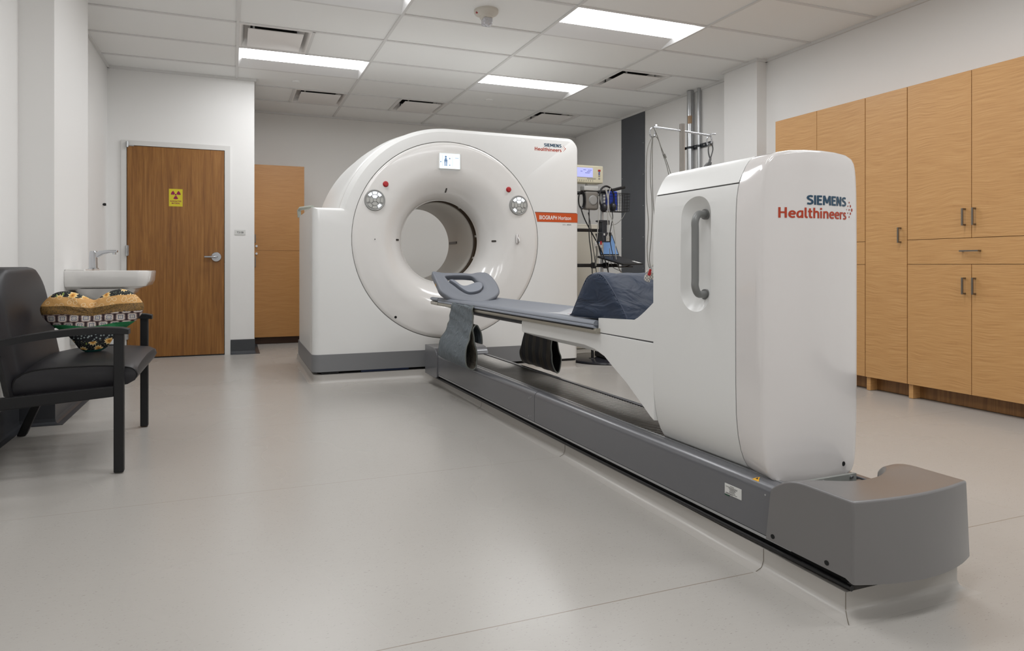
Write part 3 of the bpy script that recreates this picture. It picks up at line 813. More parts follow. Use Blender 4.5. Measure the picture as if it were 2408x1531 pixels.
# backrest: leaning panel with rounded top corners
def lean(z): return -.882 - (z - .42) * .19
bm = bmesh.new()
out = []
zb, zt, ya, yb_ = .40, .925, 3.262, 4.058
def yw(z):
    q = max(0, (z - .74) / .187); q = min(q, 1)
    return .400 * (1 - .42 * q ** 3.2)
rows = []
zs = [.345, .36, .42, .5, .6, .7, .78, .82, .85, .875, .895, .91, .920, .926]
for z in zs:
    hw_ = yw(z); yc = 3.66
    e = min(1, (z - .340) / .02) * min(1, (.930 - z) / .012)
    e = max(.25, e)
    T_ = .078
    row = []
    for k in range(25):
        u_ = -1 + 2 * k / 24
        edge = (1 - abs(u_) ** 10) ** .35 if abs(u_) < 1 else 0
        crown = .022 * (1 - u_ * u_) * e
        row.append((lean(z) - T_ / 2 + (T_ / 2 * edge + crown) * e, yc + u_ * hw_, z))
    for k in range(24, -1, -1):
        u_ = -1 + 2 * k / 24
        edge = (1 - abs(u_) ** 10) ** .35 if abs(u_) < 1 else 0
        row.append((lean(z) - T_ / 2 - (T_ / 2 * edge) * e, yc + u_ * hw_, z))
    rows.append(row)
obj('backrest', loft(rows, cap0=True, cap1=True), seat_m, t, smooth=60)
for y, lb in ((yN_ - .02, 1), (yF_ + .02, 2)):
    obj('leg', B(((-.502, y - .02, .004), (-.461, y + .02, .632))), frame_m, t, bevel=.006, seg=3)
    rl = bmesh.new()
    addloft(rl, [[(xa - .022, y - .017, z), (xa + .022, y - .017, z), (xa + .022, y + .017, z), (xa - .022, y + .017, z)] for xa, z in ((-1.085, .004), (-.95, .33), (-1.0, .39), (-1.04, .60))], cap0=True, cap1=True)
    obj('leg', rl, frame_m, t, bevel=.005)
    ar = bmesh.new()
    pth = [(-.44, .648, .012), (-.47, .655, .014), (-.55, .660, .015), (-.65, .657, .016), (-.75, .648, .016), (-.85, .633, .016), (-.95, .612, .015), (-1.0, .598, .014)]
    addloft(ar, [[(x, y - .028, z - 2 * h_), (x, y + .028, z - 2 * h_), (x, y + .028, z - .003), (x, y + .022, z), (x, y - .022, z), (x, y - .028, z - .003)] for x, z, h_ in pth], cap0=True, cap1=True)
    obj('armrest', ar, frame_m, t, smooth=40)
    obj('side_rail', prism([(-.96, .312), (-.50, .345), (-.50, .392), (-.96, .366)], 'y', y - .014, y + .014), frame_m, t, bevel=.005)
obj('cross_rail', B(((-.56, yN_ - .01, .345), (-.525, yF_ + .01, .375))), frame_m, t)
obj('cross_rail', B(((-.90, yN_ - .01, .318), (-.865, yF_ + .01, .35))), frame_m, t)
bm = bmesh.new()
for x in (-.55, -.85):
    for y in (3.30, 4.02): addbox(bm, (x - .02, y - .02, .348), (x + .02, y + .02, .384))
bm.free()

# heart cushion
hc = (-.660, 3.66, .497)
hp = [(0, -.002), (.030, .004), (.062, .025), (.085, .06), (.118, .10), (.158, .128), (.196, .160), (.220, .20), (.222, .235), (.196, .274), (.160, .302), (.118, .315), (.080, .308), (.045, .290), (.018, .270), (0, .262),
      (-.018, .268), (-.048, .284), (-.085, .300), (-.125, .308), (-.168, .300), (-.205, .270), (-.228, .235), (-.226, .200), (-.205, .165), (-.168, .132), (-.125, .102), (-.088, .06), (-.062, .022), (-.03, .002)]
hp = [(v.x, v.y) for v in spline([(a, b, 0) for a, b in hp], 4, closed=True)]
cxh, czh = 0, .19
loops = []
lv = [(0, 0), (.05, .52), (.18, .82), (.35, .95), (.55, 1.0), (.75, 1.0)]
def hrow(f_in, d): 
    return [(hc[0] + cxh + (x - cxh) * f_in, hc[1] + d, hc[2] + czh + (z - czh) * f_in) for x, z in hp]
TT = .062
prof = [(0.03, -TT * 1.0), (.25, -TT * .99), (.5, -TT * .93), (.7, -TT * .80), (.84, -TT * .60), (.94, -TT * .36), (.99, -TT * .14), (1.0, 0)]
lp = [hrow(a, b) for a, b in prof] + [hrow(a, -b) for a, b in prof[::-1][1:]]
bm = loft(lp, cap0=True, cap1=True)
# fold between the lobes and puckers along the seam
for v in bm.verts:
    lx, ly, lz = v.co.x - hc[0], v.co.y - hc[1], v.co.z - hc[2]
    k = math.exp(-(lx / .02) ** 2) * max(0, min(1, (lz - .08) / .16))
    v.co.y -= (ly) * .35 * k
    rr_ = math.hypot(lx, lz - .19)
    v.co.y += ly * .07 * math.sin(math.atan2(lz - .19, lx) * 17) * min(1, rr_ / .2)
    # lean back a little
    v.co.y += (lz) * .10 - .02
    v.co.y += lx * .10
o = obj('heart_cushion', bm, heart_m, loc=hc, smooth=80)
tag(o, 'heart-shaped patchwork cushion with striped printed fabrics standing on the black armchair', 'cushion')

# ================================================================= GANTRY
GC = (1.733, 1.15); YG = 5.12; GL, GR = .59, 2.983
t = gan = thing('scanner_gantry', 'large white ring-shaped medical scanner with round bore and orange stripe', 'medical scanner', (GC[0], 5.7, .066))
def outline(dr, li, ri, zb=.225):
    r = .955 + dr; pts = []
    zt = 1.397 - li * .4
    x0 = GL + li; x1 = GR - ri
    for k in range(12): pts.append((x0, zb + (zt - .0 - zb) * k / 12))
    pts.append((x0, zt))
    a0 = math.asin((zt - GC[1]) / r); xa = GC[0] - r * math.cos(a0)
    for k in range(1, 5): pts.append((x0 + (xa - x0) * k / 5, zt))
    for k in range(49):
        a = (PI - a0) + (PI / 2 - (PI - a0)) * k / 48
        pts.append((GC[0] + r * math.cos(a), GC[1] + r * math.sin(a)))
    zt2 = GC[1] + r; rc = .085
    # the top slopes down very slightly to the right
    for k in range(1, 12): pts.append((GC[0] + (x1 - rc - GC[0]) * k / 12, zt2 - .004 * k / 12))
    for k in range(9):
        a = PI / 2 - PI / 2 * k / 8
        pts.append((x1 - rc + rc * math.cos(a), zt2 - .004 - rc + rc * math.sin(a)))
    for k in range(1, 21): pts.append((x1, zt2 - .004 - rc - (zt2 - .004 - rc - zb) * k / 20))
    for k in range(1, 40): pts.append((x1 - (x1 - x0) * k / 40, zb))
    return pts
def at_y(pts, y): return [(x, y, z) for x, z in pts]
def circ_for(pts, r, y):
    out = []
    for x, z in pts:
        a = math.atan2(z - GC[1], x - GC[0]); out.append((GC[0] + r * math.cos(a), y, GC[1] + r * math.sin(a)))
    return out
o0 = outline(-.036, .06, .026)
loops = [circ_for(o0, .836, YG + .03), circ_for(o0, .836, YG + .001), circ_for(o0, .842, YG), at_y(o0, YG)]
for k in range(1, 7):
    f = k / 6 * PI / 2
    loops.append(at_y(outline(-.036 * math.cos(f), .06 * (1 - math.sin(f)), .026 * (1 - math.sin(f))), YG + .052 * (1 - math.cos(f))))
loops += [at_y(outline(0, 0, 0), 5.218), at_y(outline(-.002, .002, .002), 5.221), at_y(outline(-.04, .03, .03), 5.221)]
obj('front_cover', loft(loops), white_m, t, smooth=26)
loops = [at_y(outline(-.04, .03, .03), 5.228), at_y(outline(-.003, .002, .002), 5.228), at_y(outline(.001, .0, .0), 5.232), at_y(outline(.012, 0, 0), 5.32), at_y(outline(.034, 0, 0), 5.5),
         at_y(outline(.044, 0, 0), 5.75), at_y(outline(.044, 0, 0), 6.1), at_y(outline(.02, 0.005, .01), 6.22), at_y(outline(-.05, .03, .03), 6.29)]
o1 = outline(-.05, .03, .03)
loops.append(circ_for(o1, .60, 6.30)); loops.append(circ_for(o1, .45, 6.27)); loops.append(circ_for(o1, .36, 6.21)); loops.append(circ_for(o1, .352, 6.18))
obj('rear_cover', loft(loops), white_m, t, smooth=38)
obj('gap_shade_band', loft([at_y(outline(-.03, .02, .02), 5.2), at_y(outline(-.03, .02, .02), 5.26)]), blackm2, t)  # near-black band behind the cover gap; its colour supplies the gap's shade
# ring
prof = [(.831, .028), (.831, .004), (.826, -.001), (.80, -.002), (.74, -.001), (.70, .0), (.66, .004)]
for k in range(1, 25):
    f = k / 24 * PI / 2
    prof.append((.66 - .30 * math.sin(f), .004 + .276 * (1 - math.cos(f))))
prof.append((.362, .295))
ring = obj('front_ring', lathe(prof, c=(GC[0], YG, GC[1]), axis='y', n=160), ringm, t, smooth=60)
obj('groove', lathe([(.830, .02), (.838, .02)], c=(GC[0], YG - .004, GC[1]), axis='y', n=120), mat('seam_grey', srgb(120, 118, 114), .5), t)
obj('scan_gap', lathe([(.362, .29), (.376, .295), (.376, .375), (.352, .38)], c=(GC[0], YG, GC[1]), axis='y', n=120), brownm, t, smooth=40)
tb = obj('bore_tube', lathe([(.362, .380), (.355, .376), (.351, .385), (.351, 1.07)], c=(GC[0], YG, GC[1]), axis='y', n=120), bore_m, t, smooth=40)
for a in (.12, -.42, .95):
    obj('gap_clip', lathe([(.3750, .297), (.3750, .374)], c=(GC[0], YG, GC[1]), axis='y', n=4, a0=a, a1=a + .05), bore_m, t)
# laser windows on the funnel
def funnel(f): return .66 - .30 * math.sin(f), YG + .004 + .276 * (1 - math.cos(f))
def slot(name, ang, f, ln, wd, m=dark_slot, par=ring, rot=0):
    r_, y_ = funnel(f)
    c_ = Vector((GC[0] + r_ * math.cos(ang), y_, GC[1] + r_ * math.sin(ang)))
    rad = Vector((math.cos(ang), 0, math.sin(ang))); tan_ = Vector((-math.sin(ang), 0, math.cos(ang)))
    tp = (rad * -.30 * math.cos(f) + Vector((0, .276 * math.sin(f), 0))).normalized()
    nrm = tan_.cross(tp).normalized()
    if nrm.y > 0: nrm = -nrm
    c_ = c_ + nrm * .0025
    R_ = (tp * math.cos(rot) + tan_ * math.sin(rot)); U_ = (tan_ * math.cos(rot) - tp * math.sin(rot))
    pts = rrect(-ln / 2, -wd / 2, ln / 2, wd / 2, wd * .45, 4)
    bm = bmesh.new()
    A = [bm.verts.new(c_ + R_ * a + U_ * b) for a, b in pts]; Bv = [bm.verts.new(c_ + R_ * a + U_ * b - nrm * .012) for a, b in pts]
    bm.faces.new(A)
    for i in range(len(A)): bm.faces.new((A[i], A[(i + 1) % len(A)], Bv[(i + 1) % len(A)], Bv[i]))
    obj(name, bm, m, par)
slot('laser_window', PI, math.radians(50), .045, .016)
slot('laser_window', 0, math.radians(46), .045, .016)
slot('laser_window', PI / 2, math.radians(49), .05, .013)
obj('bore_slit', B(((2.075, 5.93, 1.150), (2.0825, 6.15, 1.172))), dark_slot, tb)
for x, z in ((1.262, .508), (1.09, 1.149)):
    obj('lock_hole', cyl((x, YG + .001, z), (x, YG - .003, z), .011 if z < 1 else .004, 14), blackm2, ring)
# touch screen
sc_ = obj('touch_screen', B(((1.641, YG - .006, 1.757), (1.824, YG + .004, 1.884))), screen_m, t, label='small lit touch screen with a body pictogram')
obj('screen_bezel', loft([[(x, y, z) for x, z in rrect(1.641 - a, 1.757 - a, 1.824 + a, 1.884 + a, .004, 3)] for a, y in ((.0, YG - .0065), (.005, YG - .0055), (.007, YG + .004))]), mat('bezel_white', srgb(222, 220, 214), .4), sc_)
bm = bmesh.new(); ybs = YG - .0066
pic = mat('screen_ink', srgb(120, 150, 190), .5)
disc(bm, (1.697, 1.856), .0085, ybs, 14)
for lo, hi in (((1.689, 1.832), (1.705, 1.846)), ((1.683, 1.815), (1.711, 1.832)), ((1.685, 1.797), (1.694, 1.815)), ((1.700, 1.797), (1.709, 1.815)), ((1.686, 1.778), (1.694, 1.796)), ((1.700, 1.778), (1.708, 1.796))):
    addbox(bm, (lo[0], ybs, lo[1]), (hi[0], ybs + .0003, hi[1]))
disc(bm, (1.732, 1.842), .006, ybs, 10); disc(bm, (1.732, 1.786), .005, ybs, 10); disc(bm, (1.652, 1.812), .005, ybs, 10)
addbox(bm, (1.78, ybs, 1.847), (1.812, ybs + .0003, 1.850)); addbox(bm, (1.756, ybs, 1.775), (1.757, ybs + .0003, 1.868)); addbox(bm, (1.667, ybs, 1.775), (1.668, ybs + .0003, 1.868))
obj('pictogram', bm, pic, sc_)
for x, z in ((1.179, 1.602), (2.281, 1.602)):
    obj('stop_button', lathe([(0, -.016), (.016, -.015), (.019, -.011), (.019, -.004), (.024, -.003), (.025, .002)], c=(x, YG, z), axis='y', n=24), red_m, t, smooth=35, label='small round red button')
for x, z, lit_ in ((1.088, 1.467, (0, 1, 2, 8, 5)), (2.377, 1.467, (0, 1, 2, 8, 6))):
    cp = obj('control_panel', lathe([(0, -.006), (.074, -.006), (.08, -.010), (.085, -.009), (.088, -.001), (.088, .004)], c=(x, YG, z), axis='y', n=48), panelg, t, smooth=30, label='round grey button pad on the ring')
    k = 0
    def wedge(r0, r1, a0, a1):
        bm = bmesh.new(); pts = []
        for j in range(7): a = a0 + (a1 - a0) * j / 6; pts.append((x + r1 * math.cos(a), z + r1 * math.sin(a)))
        for j in range(7): a = a1 + (a0 - a1) * j / 6; pts.append((x + r0 * math.cos(a), z + r0 * math.sin(a)))
        addprism(bm, pts, 'y', YG - .0105, YG - .005); return bm
    order = [90, 50, 130, 0, 180, 310, 230, 270]
    for j, ad in enumerate(order):
        a = math.radians(ad); wdt = .30 if ad % 90 == 0 else .27
        obj('button', wedge(.047, .070, a - wdt, a + wdt), btn_lit if (j in (0, 1, 2) or (j == 5 and x < 1.5) or (j == 6 and x > 1.5)) else btn_m, cp)
    for ad in (90, 0, 180, 270):
        a = math.radians(ad)
        obj('button', wedge(.017, .042, a - .62, a + .62), btn_lit if ad == 90 else btn_m, cp)
    obj('button', cyl((x, YG - .005, z), (x, YG - .011, z), .013, 16), btn_m, cp, smooth=35)
# small white hook
obj('plug_hook', loft([[(x, y, z) for x, z in rrect(2.352 - a, 1.128 - a, 2.380 + a, 1.21 + a, .012, 5)] for a, y in ((.002, YG), (.001, YG - .010), (-.004, YG - .013))], cap1=True), gloss_m, t, smooth=40)
obj('plug_hook', tube(spline([(2.366, YG - .012, 1.18), (2.366, YG - .032, 1.165), (2.368, YG - .036, 1.145), (2.37, YG - .022, 1.14)], 5), .005, 8), white_m, t, smooth=50)
# orange stripe, lettering
bm = bmesh.new()
n_ = 14; lo_, hi_ = [], []
pts = []
for k in range(n_ + 1):
    z = 1.327 + (1.408 - 1.327) * k / n_; pts.append((GC[0] + math.sqrt(.846 ** 2 - (z - GC[1]) ** 2), z))
pts = pts + [(GR - .024, 1.408), (GR - .024, 1.327)]
obj('orange_stripe', prism(pts[::-1], 'y', YG - .0025, YG + .002), orange_m, t)
obj('orange_stripe', loft([[(GR - .025, YG - .0025, z), (GR - .012, YG + .003, z), (GR - .002, YG + .018, z), (GR + .0015, YG + .05, z), (GR + .0015, YG + .09, z)] for z in (1.327, 1.408)], closed=False), orange_m, t)
obj('stripe_painted_shadow', prism([(pts[n_][0] - .003, 1.408), (pts[n_][0] - .003, 1.414), (GR - .024, 1.414), (GR - .024, 1.408)], 'y', YG - .0015, YG + .001), mat('stripe_shadow_paint', srgb(120, 80, 70), .5), t)  # solid strip coloured as a shadow line along the stripe's upper edge
yl = YG - .0035
text('lettering', 'BIOGRAPH', whitetxt, t, left_at=(2.580, yl, 1.349), width=.178, cap=.036, bold=.02, spacing=1.05)
text('lettering', 'Horizon', whitetxt, t, left_at=(2.772, yl, 1.349), width=.128, cap=.036, bold=.015, spacing=1.05)
text('lettering', 'AIDAN', greytxt, t, left_at=(2.858, YG - .0008, 1.300), width=.045, cap=.012, bold=.01)
text('lettering', 'WITH', greytxt, t, left_at=(2.815, YG - .0008, 1.300), width=.033, cap=.009, bold=.0)
def logo(parent, xr, zbase, hh, y, warp=None):
    """two lettering lines with dot mark; xr = right edge of words, hh = capital height"""
    wS = hh * 6.03; wH = hh * 9.2
    strokes('lettering', 'SIEMENS', navytxt, parent, (xr, y, zbase + hh * 1.40), wS, hh * .98, .20, warp)
    strokes('lettering', 'Healthineers', orgtxt, parent, (xr, y, zbase), wH, hh * 1.08, .165, warp)
    bm = bmesh.new(); u_ = hh * .5
    base = (xr + hh * .2, zbase + hh * 1.1)
    for dx_, dz_, r_ in ((0, 0, .10), (.55, .75, .13), (.55, -.75, .13), (1.15, 0, .16), (1.15, 1.55, .16), (1.15, -1.55, .16), (1.75, .8, .22), (1.75, -.8, .22), (2.4, 0, .30)):
        disc(bm, (base[0] + dx_ * u_, base[1] + dz_ * u_), r_ * hh * .62, y, 14)
    if warp:
        for v in bm.verts: v.co = warp(v.co.copy())
    obj('logo_dots', bm, orgtxt, parent)
logo(t, 2.802, 1.963, .0292, YG - .0008)
# skirt, corner foot cover, plinth
def plan_rr(x0, x1, y0, y1, r0, r1): return rrect(x0, y0, x1, y1, (r0, r1, .03, .03), 8)
def zloops(pl, zs): return [[(x, y, z) for x, y in pl] for z in zs]
obj('base_skirt', loft(zloops(plan_rr(GL - .003, 2.60, YG - .004, 6.27, .062, .002), (.088, .2255)), cap0=True, cap1=True), grey_m, t, smooth=35, label='grey base band')
obj('corner_cover', loft(zloops(plan_rr(2.602, GR + .001, YG - .002, 6.27, .002, .06), (.088, .2255)), cap0=True, cap1=True), white_m, t, smooth=35)
obj('plinth', loft(zloops(plan_rr(GL + .05, 2.86, YG + .04, 6.2, .05, .05), (.066, .089)), cap0=True, cap1=True), blackm2, t)
obj('blue_tray', B(((.98, YG + .02, .069), (1.38, YG + .05, .084))), bluebox, t)
bm = B(((2.80, YG + .01, .064), (2.955, YG + .10, .085)))
obj('levelling_foot', bm, black_m, t, bevel=.006)
obj('levelling_foot', B(((.66, YG + .015, .067), (.80, YG + .06, .083))), black_m, t, bevel=.004)
# rear handle on the left flank
obj('rear_handle', tube([(GL + .005, 6.2, 1.39), (GL + .0, 6.2, 1.455), (GL + .01, 6.17, 1.472), (GL + .10, 5.98, 1.472)], .018, 10), mat('handle_greenish', srgb(170, 174, 164), .4), t, smooth=40)

# ================================================================= FLOOR TRACK (S frame)
t = trk = thing('floor_track', 'long grey metal floor track with rounded cover leading from scanner to foreground', 'track', (0, 1.8, .066), 'S')
def cover(y0, y1):
    prof = [(-.215, .112), (-.215, .238)]
    for k in range(1, 9):
        f = k / 8 * PI / 2; prof.append((-.185 - .030 * math.cos(f), .240 + .030 * math.sin(f)))
    prof += [(-.168, .270), (-.168, .262), (-.17, .262), (-.17, .112)]
    return prism(prof, 'y', y0, y1)
obj('side_cover', cover(.255, 1.796), rail_m, t, smooth=35)
obj('side_cover', cover(1.800, 3.37), rail_m, t, smooth=35)
for y, z in ((1.835, .235), (1.86, .225), (1.835, .135), (1.86, .13), (3.33, .13), (.29, .235)): obj('screw', tube([(-.2145, y, z), (-.2165, y, z)], .003, 8), steel_m, t)
obj('lower_strip', B(((-.213, .2, .100), (-.206, 3.6, .109))), metal_m, t)
obj('inner_strip', B(((-.167, .2, .25), (-.155, 3.6, .2715))), metal_m, t)
obj('slot_channel', B(((-.155, .2, .20), (-.147, 3.6, .267))), blackm2, t)
obj('inner_strip', B(((-.147, .2, .20), (-.136, 3.6, .262))), rail_m, t)
obj('guide_rail', B(((.166, .1, .112), (.192, 3.6, .249))), rail_m, t, bevel=.004)
obj('guide_rail_liner', B(((.160, .1, .20), (.167, 3.6, .236))), black_m, t)
obj('track_bed', B(((-.19, .06, .066), (.18, 3.60, .20))), blackm2, t)
bm = bmesh.new(); ribs = []
y = .15; vs = []
prev = None
prf = []
for k in range(int(3.2 / .022)):
    y_ = .235 + k * .022
    prf += [(y_, .232), (y_ + .001, .2425), (y_ + .0035, .2445), (y_ + .0125, .2445), (y_ + .015, .2425), (y_ + .016, .232)]
for yy, z in prf:
    cur = (bm.verts.new((-.137, yy, z)), bm.verts.new((.160, yy, z)))
    if prev: bm.faces.new((prev[0], prev[1], cur[1], cur[0]))
    prev = cur
obj('ribbed_cover', bm, grille, t, label='ribbed metal belt between the rails')
obj('cable', tube([(-.2, .02, .075), (-.204, .6, .078), (-.2, 1.4, .074), (-.203, 2.2, .078), (-.2, 3.6, .075)], .008, 8), black_m, t, smooth=50)
# end block by the gantry
prof = [(3.40, .078), (3.368, .09), (3.362, .24), (3.372, .262), (3.395, .285), (3.43, .300), (3.48, .306), (3.66, .306), (3.66, .078)]
obj('end_block', prism(prof, 'x', -.222, .205), rail_m, t, bevel=.004, label='raised grey block where track meets scanner')
obj('block_skirt', B(((-.06, 3.66, .07), (.16, 3.9, .25))), blackm2, t)
# end cap: curved grey hood
ce = obj
def cap_mesh():
    bm = bmesh.new(); NX, NY = 24, 16
    def yf(u, top): return (-.004 - .022 * (1 - u * u)) if top else (-.008 - .045 * (1 - u * u))
    def yr(u): return .132 + .128 * abs(u) ** 2.3
    def zt(u, v, y):
        dd = max(0, (y - .135) / .125)
        return .317 - .052 * dd ** 2.4 - .010 * (1 - u * u) * v
    rows = []
    def xx(u, top): return .003 + u * (.229 if top else .236)
    for j in range(NY + 1):
        v = j / NY; row = []
        for i in range(NX + 1):
            u = -1 + 2 * i / NX; a, b = yf(u, True), yr(u); y = a + (b - a) * v
            row.append(bm.verts.new((xx(u, True), y, zt(u, v, y))))
        rows.append(row)
    for j in range(NY):
        for i in range(NX): bm.faces.new((rows[j][i], rows[j][i + 1], rows[j + 1][i + 1], rows[j + 1][i]))
    # front skirt
    M = 6
    fr = [rows[0]]
    for m_ in range(1, M + 1):
        f = m_ / M; row = []
        for i in range(NX + 1):
            u = -1 + 2 * i / NX
            row.append(bm.verts.new((.003 + u * (.229 + .007 * f), yf(u, True) * (1 - f) + yf(u, False) * f, (.317) * (1 - f) + .103 * f)))
        fr.append(row)
    for a, b in zip(fr, fr[1:]):
        for i in range(NX): bm.faces.new((a[i], b[i], b[i + 1], a[i + 1]))
    # side skirts
    for i, s_ in ((0, -1), (NX, 1)):
        prev = [r_[i] for r_ in fr]
        for j in range(1, NY + 1):
            top = rows[j][i]; col = [top]
            for m_ in range(1, M + 1):
                f = m_ / M; col.append(bm.verts.new((.003 + s_ * (.229 + .007 * f), top.co.y + .012 * f * (j / NY), top.co.z * (1 - f) + .112 * f)))
            for a in range(M):
                q = (prev[a], prev[a + 1], col[a + 1], col[a])
                bm.faces.new(q if s_ > 0 else q[::-1])
            prev = col
    # rear drop wall
    bl = [bm.verts.new((v.co.x, v.co.y - .004, v.co.z - .06)) for v in rows[NY]]
    for i in range(NX): bm.faces.new((rows[NY][i], rows[NY][i + 1], bl[i + 1], bl[i]))
    return bm
cap = obj('end_cap', cap_mesh(), capgrey_m, t, smooth=42, label='curved grey hood at the near end of the track')
md = cap.modifiers.new('bev', 'BEVEL'); md.width = .006; md.segments = 3; md.limit_method = 'ANGLE'; md.angle_limit = math.radians(40)
for y in (.247, .068): obj('screw_hole', cyl((-.2285, y, .128), (-.2336, y, .128), .0068, 14), blackm2, cap)
pb = obj('mount_plate', B(((-.12, .245, .235), (.115, .255, .276))), mat('plate_grey', srgb(150, 152, 148), .4), t)
for x in (-.03, .09): obj('bolt', cyl((x, .245, .268), (x, .238, .268), .0045, 10), steel_m, pb, smooth=35)
# labels on the track
lb = obj('rating_label', B(((-.2165, .384, .186), (-.2148, .455, .220))), label_m, t)
bm = bmesh.new()
random.seed(3)
for z, y0, y1 in ((.2155, .415, .432), (.2115, .40, .45), (.2085, .402, .438), (.2055, .408, .434), (.2025, .408, .434), (.199, .412, .434), (.1955, .41, .436), (.1915, .402, .45), (.189, .42, .452)):
    addbox(bm, (-.2169, y0, z - .0006), (-.2164, y1, z + .0006))
obj('print_line', bm, greytxt, lb)
obj('green_tag', B(((-.2163, .436, .1815), (-.2148, .455, .186))), green_m, t)
def cov_pt(f, y, k=.0008):   # point on rounded cover, f angle
    return (-.185 - (.030 + k) * math.cos(f), y, .240 + (.030 + k) * math.sin(f))
f0, f1 = math.radians(48), math.radians(88)
ws = bmesh.new()
A_ = [cov_pt(f0, .325), cov_pt(f0, .352), cov_pt((f0 + f1) / 2, .345), cov_pt(f1, .3385), cov_pt((f0 + f1) / 2, .332)]
ws.faces.new([ws.verts.new(p) for p in A_])
wl = obj('warning_triangle', ws, orangey, t, label='small yellow warning triangle')
bm = bmesh.new(); m2 = math.radians(60)
bm.faces.new([bm.verts.new(p) for p in (cov_pt(m2, .334, .0016), cov_pt(m2, .343, .0016), cov_pt(m2 + .25, .3385, .0016))])
obj('warning_mark', bm, blacktxt, wl)

# ================================================================= PATIENT TABLE (S frame)
t = tab = thing('patient_table', 'white patient table with tall pedestal, grab handle and long padded board', 'medical table', (0, .6, .235), 'S')
# pedestal cross-sections (x,z), half profile from bottom centre round to top centre
P1 = [(.0, .236), (.06, .237), (.107, .245), (.140, .262), (.158, .28), (.174, .305), (.186, .335), (.198, .385), (.205, .45), (.2075, .55), (.208, .70), (.208, .85), (.208, 1.0), (.206, 1.10), (.203, 1.15), (.197, 1.185), (.193, 1.2), (.181, 1.228), (.166, 1.255), (.150, 1.275), (.128, 1.290), (.095, 1.297), (.05, 1.300), (.0, 1.301)]
P0 = [(.0, .250), (.08, .251), (.130, .255), (.163, .263), (.178, .275), (.189, .295), (.197, .325), (.203, .385), (.207, .45), (.209, .55), (.210, .70), (.210, .85), (.210, 1.0), (.209, 1.10), (.207, 1.15), (.205, 1.185), (.203, 1.2), (.199, 1.23), (.191, 1.255), (.180, 1.272), (.160, 1.283), (.12, 1.290), (.06, 1.293), (.0, 1.294)]
def full(P): return [(-x, z) for x, z in P] + [(x, z) for x, z in P[::-1][1:-1]]     # left up, over the top, right down
F1, F0 = full(P1), full(P0)
def fx_(x): return .268 + .044 * (x / .21) ** 2
def sec(q, inset=0., dy=0.):
    L = []
    for (x0, z0), (x1, z1) in zip(F0, F1):
        x = x0 + (x1 - x0) * q; z = z0 + (z1 - z0) * q
        x *= (1 - inset / .21); z = .77 + (z - .77) * (1 - inset / .52)
        y = (1 - q) * (fx_(x) + dy) + q * .415
        L.append((x, y, z))
    return L
def face_rows():
    rows = []
    for s_ in (.02, .2, .4, .6, .8, .93, 1.0):
        L = []
        for x, z in F0:
            xi = x * (1 - .010 / .21) * s_; zi = .77 + (z - .77) * (1 - .010 / .52) * s_
            L.append((xi, fx_(xi), zi))
        rows.append(L)
    return rows
loops = face_rows() + [sec(0, .005, .0015), sec(.0, .0015, .005), sec(.08), sec(.25), sec(.5), sec(.75), sec(1.0), [(x * .97, .415, .77 + (z - .77) * .985) for x, z in F1]]
obj('front_shell', loft(loops, cap0=True), gloss_m, t, smooth=40, label='glossy white front shell')
def logo_warp(p):
    p = Vector(p); p.y = fx_(p.x) - .0007; return p
logo(t, .114, 1.080, .0300, .27, warp=logo_warp)
obj('lock_hole', cyl((.100, .290, .298), (.100, .2772, .298), .0075, 16), blackm2, t)
tri = bmesh.new()
# side body below the lid line and lid above it
iz = 16          # index of z=1.2 in P1
nP = len(P1)
def part_ring(lo, hi):
    left = [(-x, z) for x, z in P1[lo:hi + 1]]
    return left
low = [(-x, z) for x, z in P1[:iz + 1]]
lowR = [(x, z) for x, z in P1[:iz + 1]]
body = lowR[::-1][:-1] + low          # from right top, down under, up to left top
body = [(x, min(z, 1.1985)) for x, z in body]
bz = bmesh.new()
addprism(bz, body, 'y', .419, .832)
bo = obj('side_body', bz, white_m, t, smooth=35, label='satin white pedestal body')
lid = [(-x, z) for x, z in P1[iz:]] + [(x, z) for x, z in P1[iz:-1][::-1]]
lid[0] = (-.194, 1.2025); lid[-1] = (.194, 1.2025)
obj('lid', prism(lid, 'y', .419, .832), white_m, t, bevel=.0015)
obj('seam_filler', prism([(x * .975, z) for x, z in ((-.194, 1.19), (-.194, 1.21), (.194, 1.21), (.194, 1.19))], 'y', .417, .830), greytxt, t)
obj('seam_filler', loft([[(x * .985, y, .77 + (z - .77) * .99) for x, z in F1] for y in (.412, .422)]), greytxt, t)
# recessed grip well, cut out of the body
cz_, cy_ = .978, .603
def stad(hw, hh, x):
    L = []
    for k in range(33):
        a = PI * k / 32; L.append((x, cy_ + hw * math.cos(a), cz_ + hh + hw * math.sin(a)))
    for k in range(33):
        a = PI + PI * k / 32; L.append((x, cy_ + hw * math.cos(a), cz_ - hh + hw * math.sin(a)))
    return L
cut_loops = [stad(.0755, .132, -.26), stad(.0755, .132, -.2085), stad(.072, .131, -.2035), stad(.064, .125, -.190), stad(.052, .113, -.178), stad(.034, .095, -.170), stad(.012, .075, -.167)]
cb = loft(cut_loops, cap0=True, cap1=True)
bmesh.ops.recalc_face_normals(cb, faces=cb.faces)
bmesh.ops.translate(cb, verts=cb.verts, vec=-ORG[tab.name])
cme = bpy.data.meshes.new('cut'); cb.to_mesh(cme); cb.free()
cob = bpy.data.objects.new('cut', cme); COL.objects.link(cob); cob.parent = tab
md = bo.modifiers.new('b', 'BOOLEAN'); md.operation = 'DIFFERENCE'; md.object = cob; md.solver = 'EXACT'
dg = bpy.context.evaluated_depsgraph_get(); dg.update()
nm = bpy.data.meshes.new_from_object(bo.evaluated_get(dg))
bo.modifiers.remove(md); bo.data = nm; bo.data.materials.clear(); bo.data.materials.append(white_m)
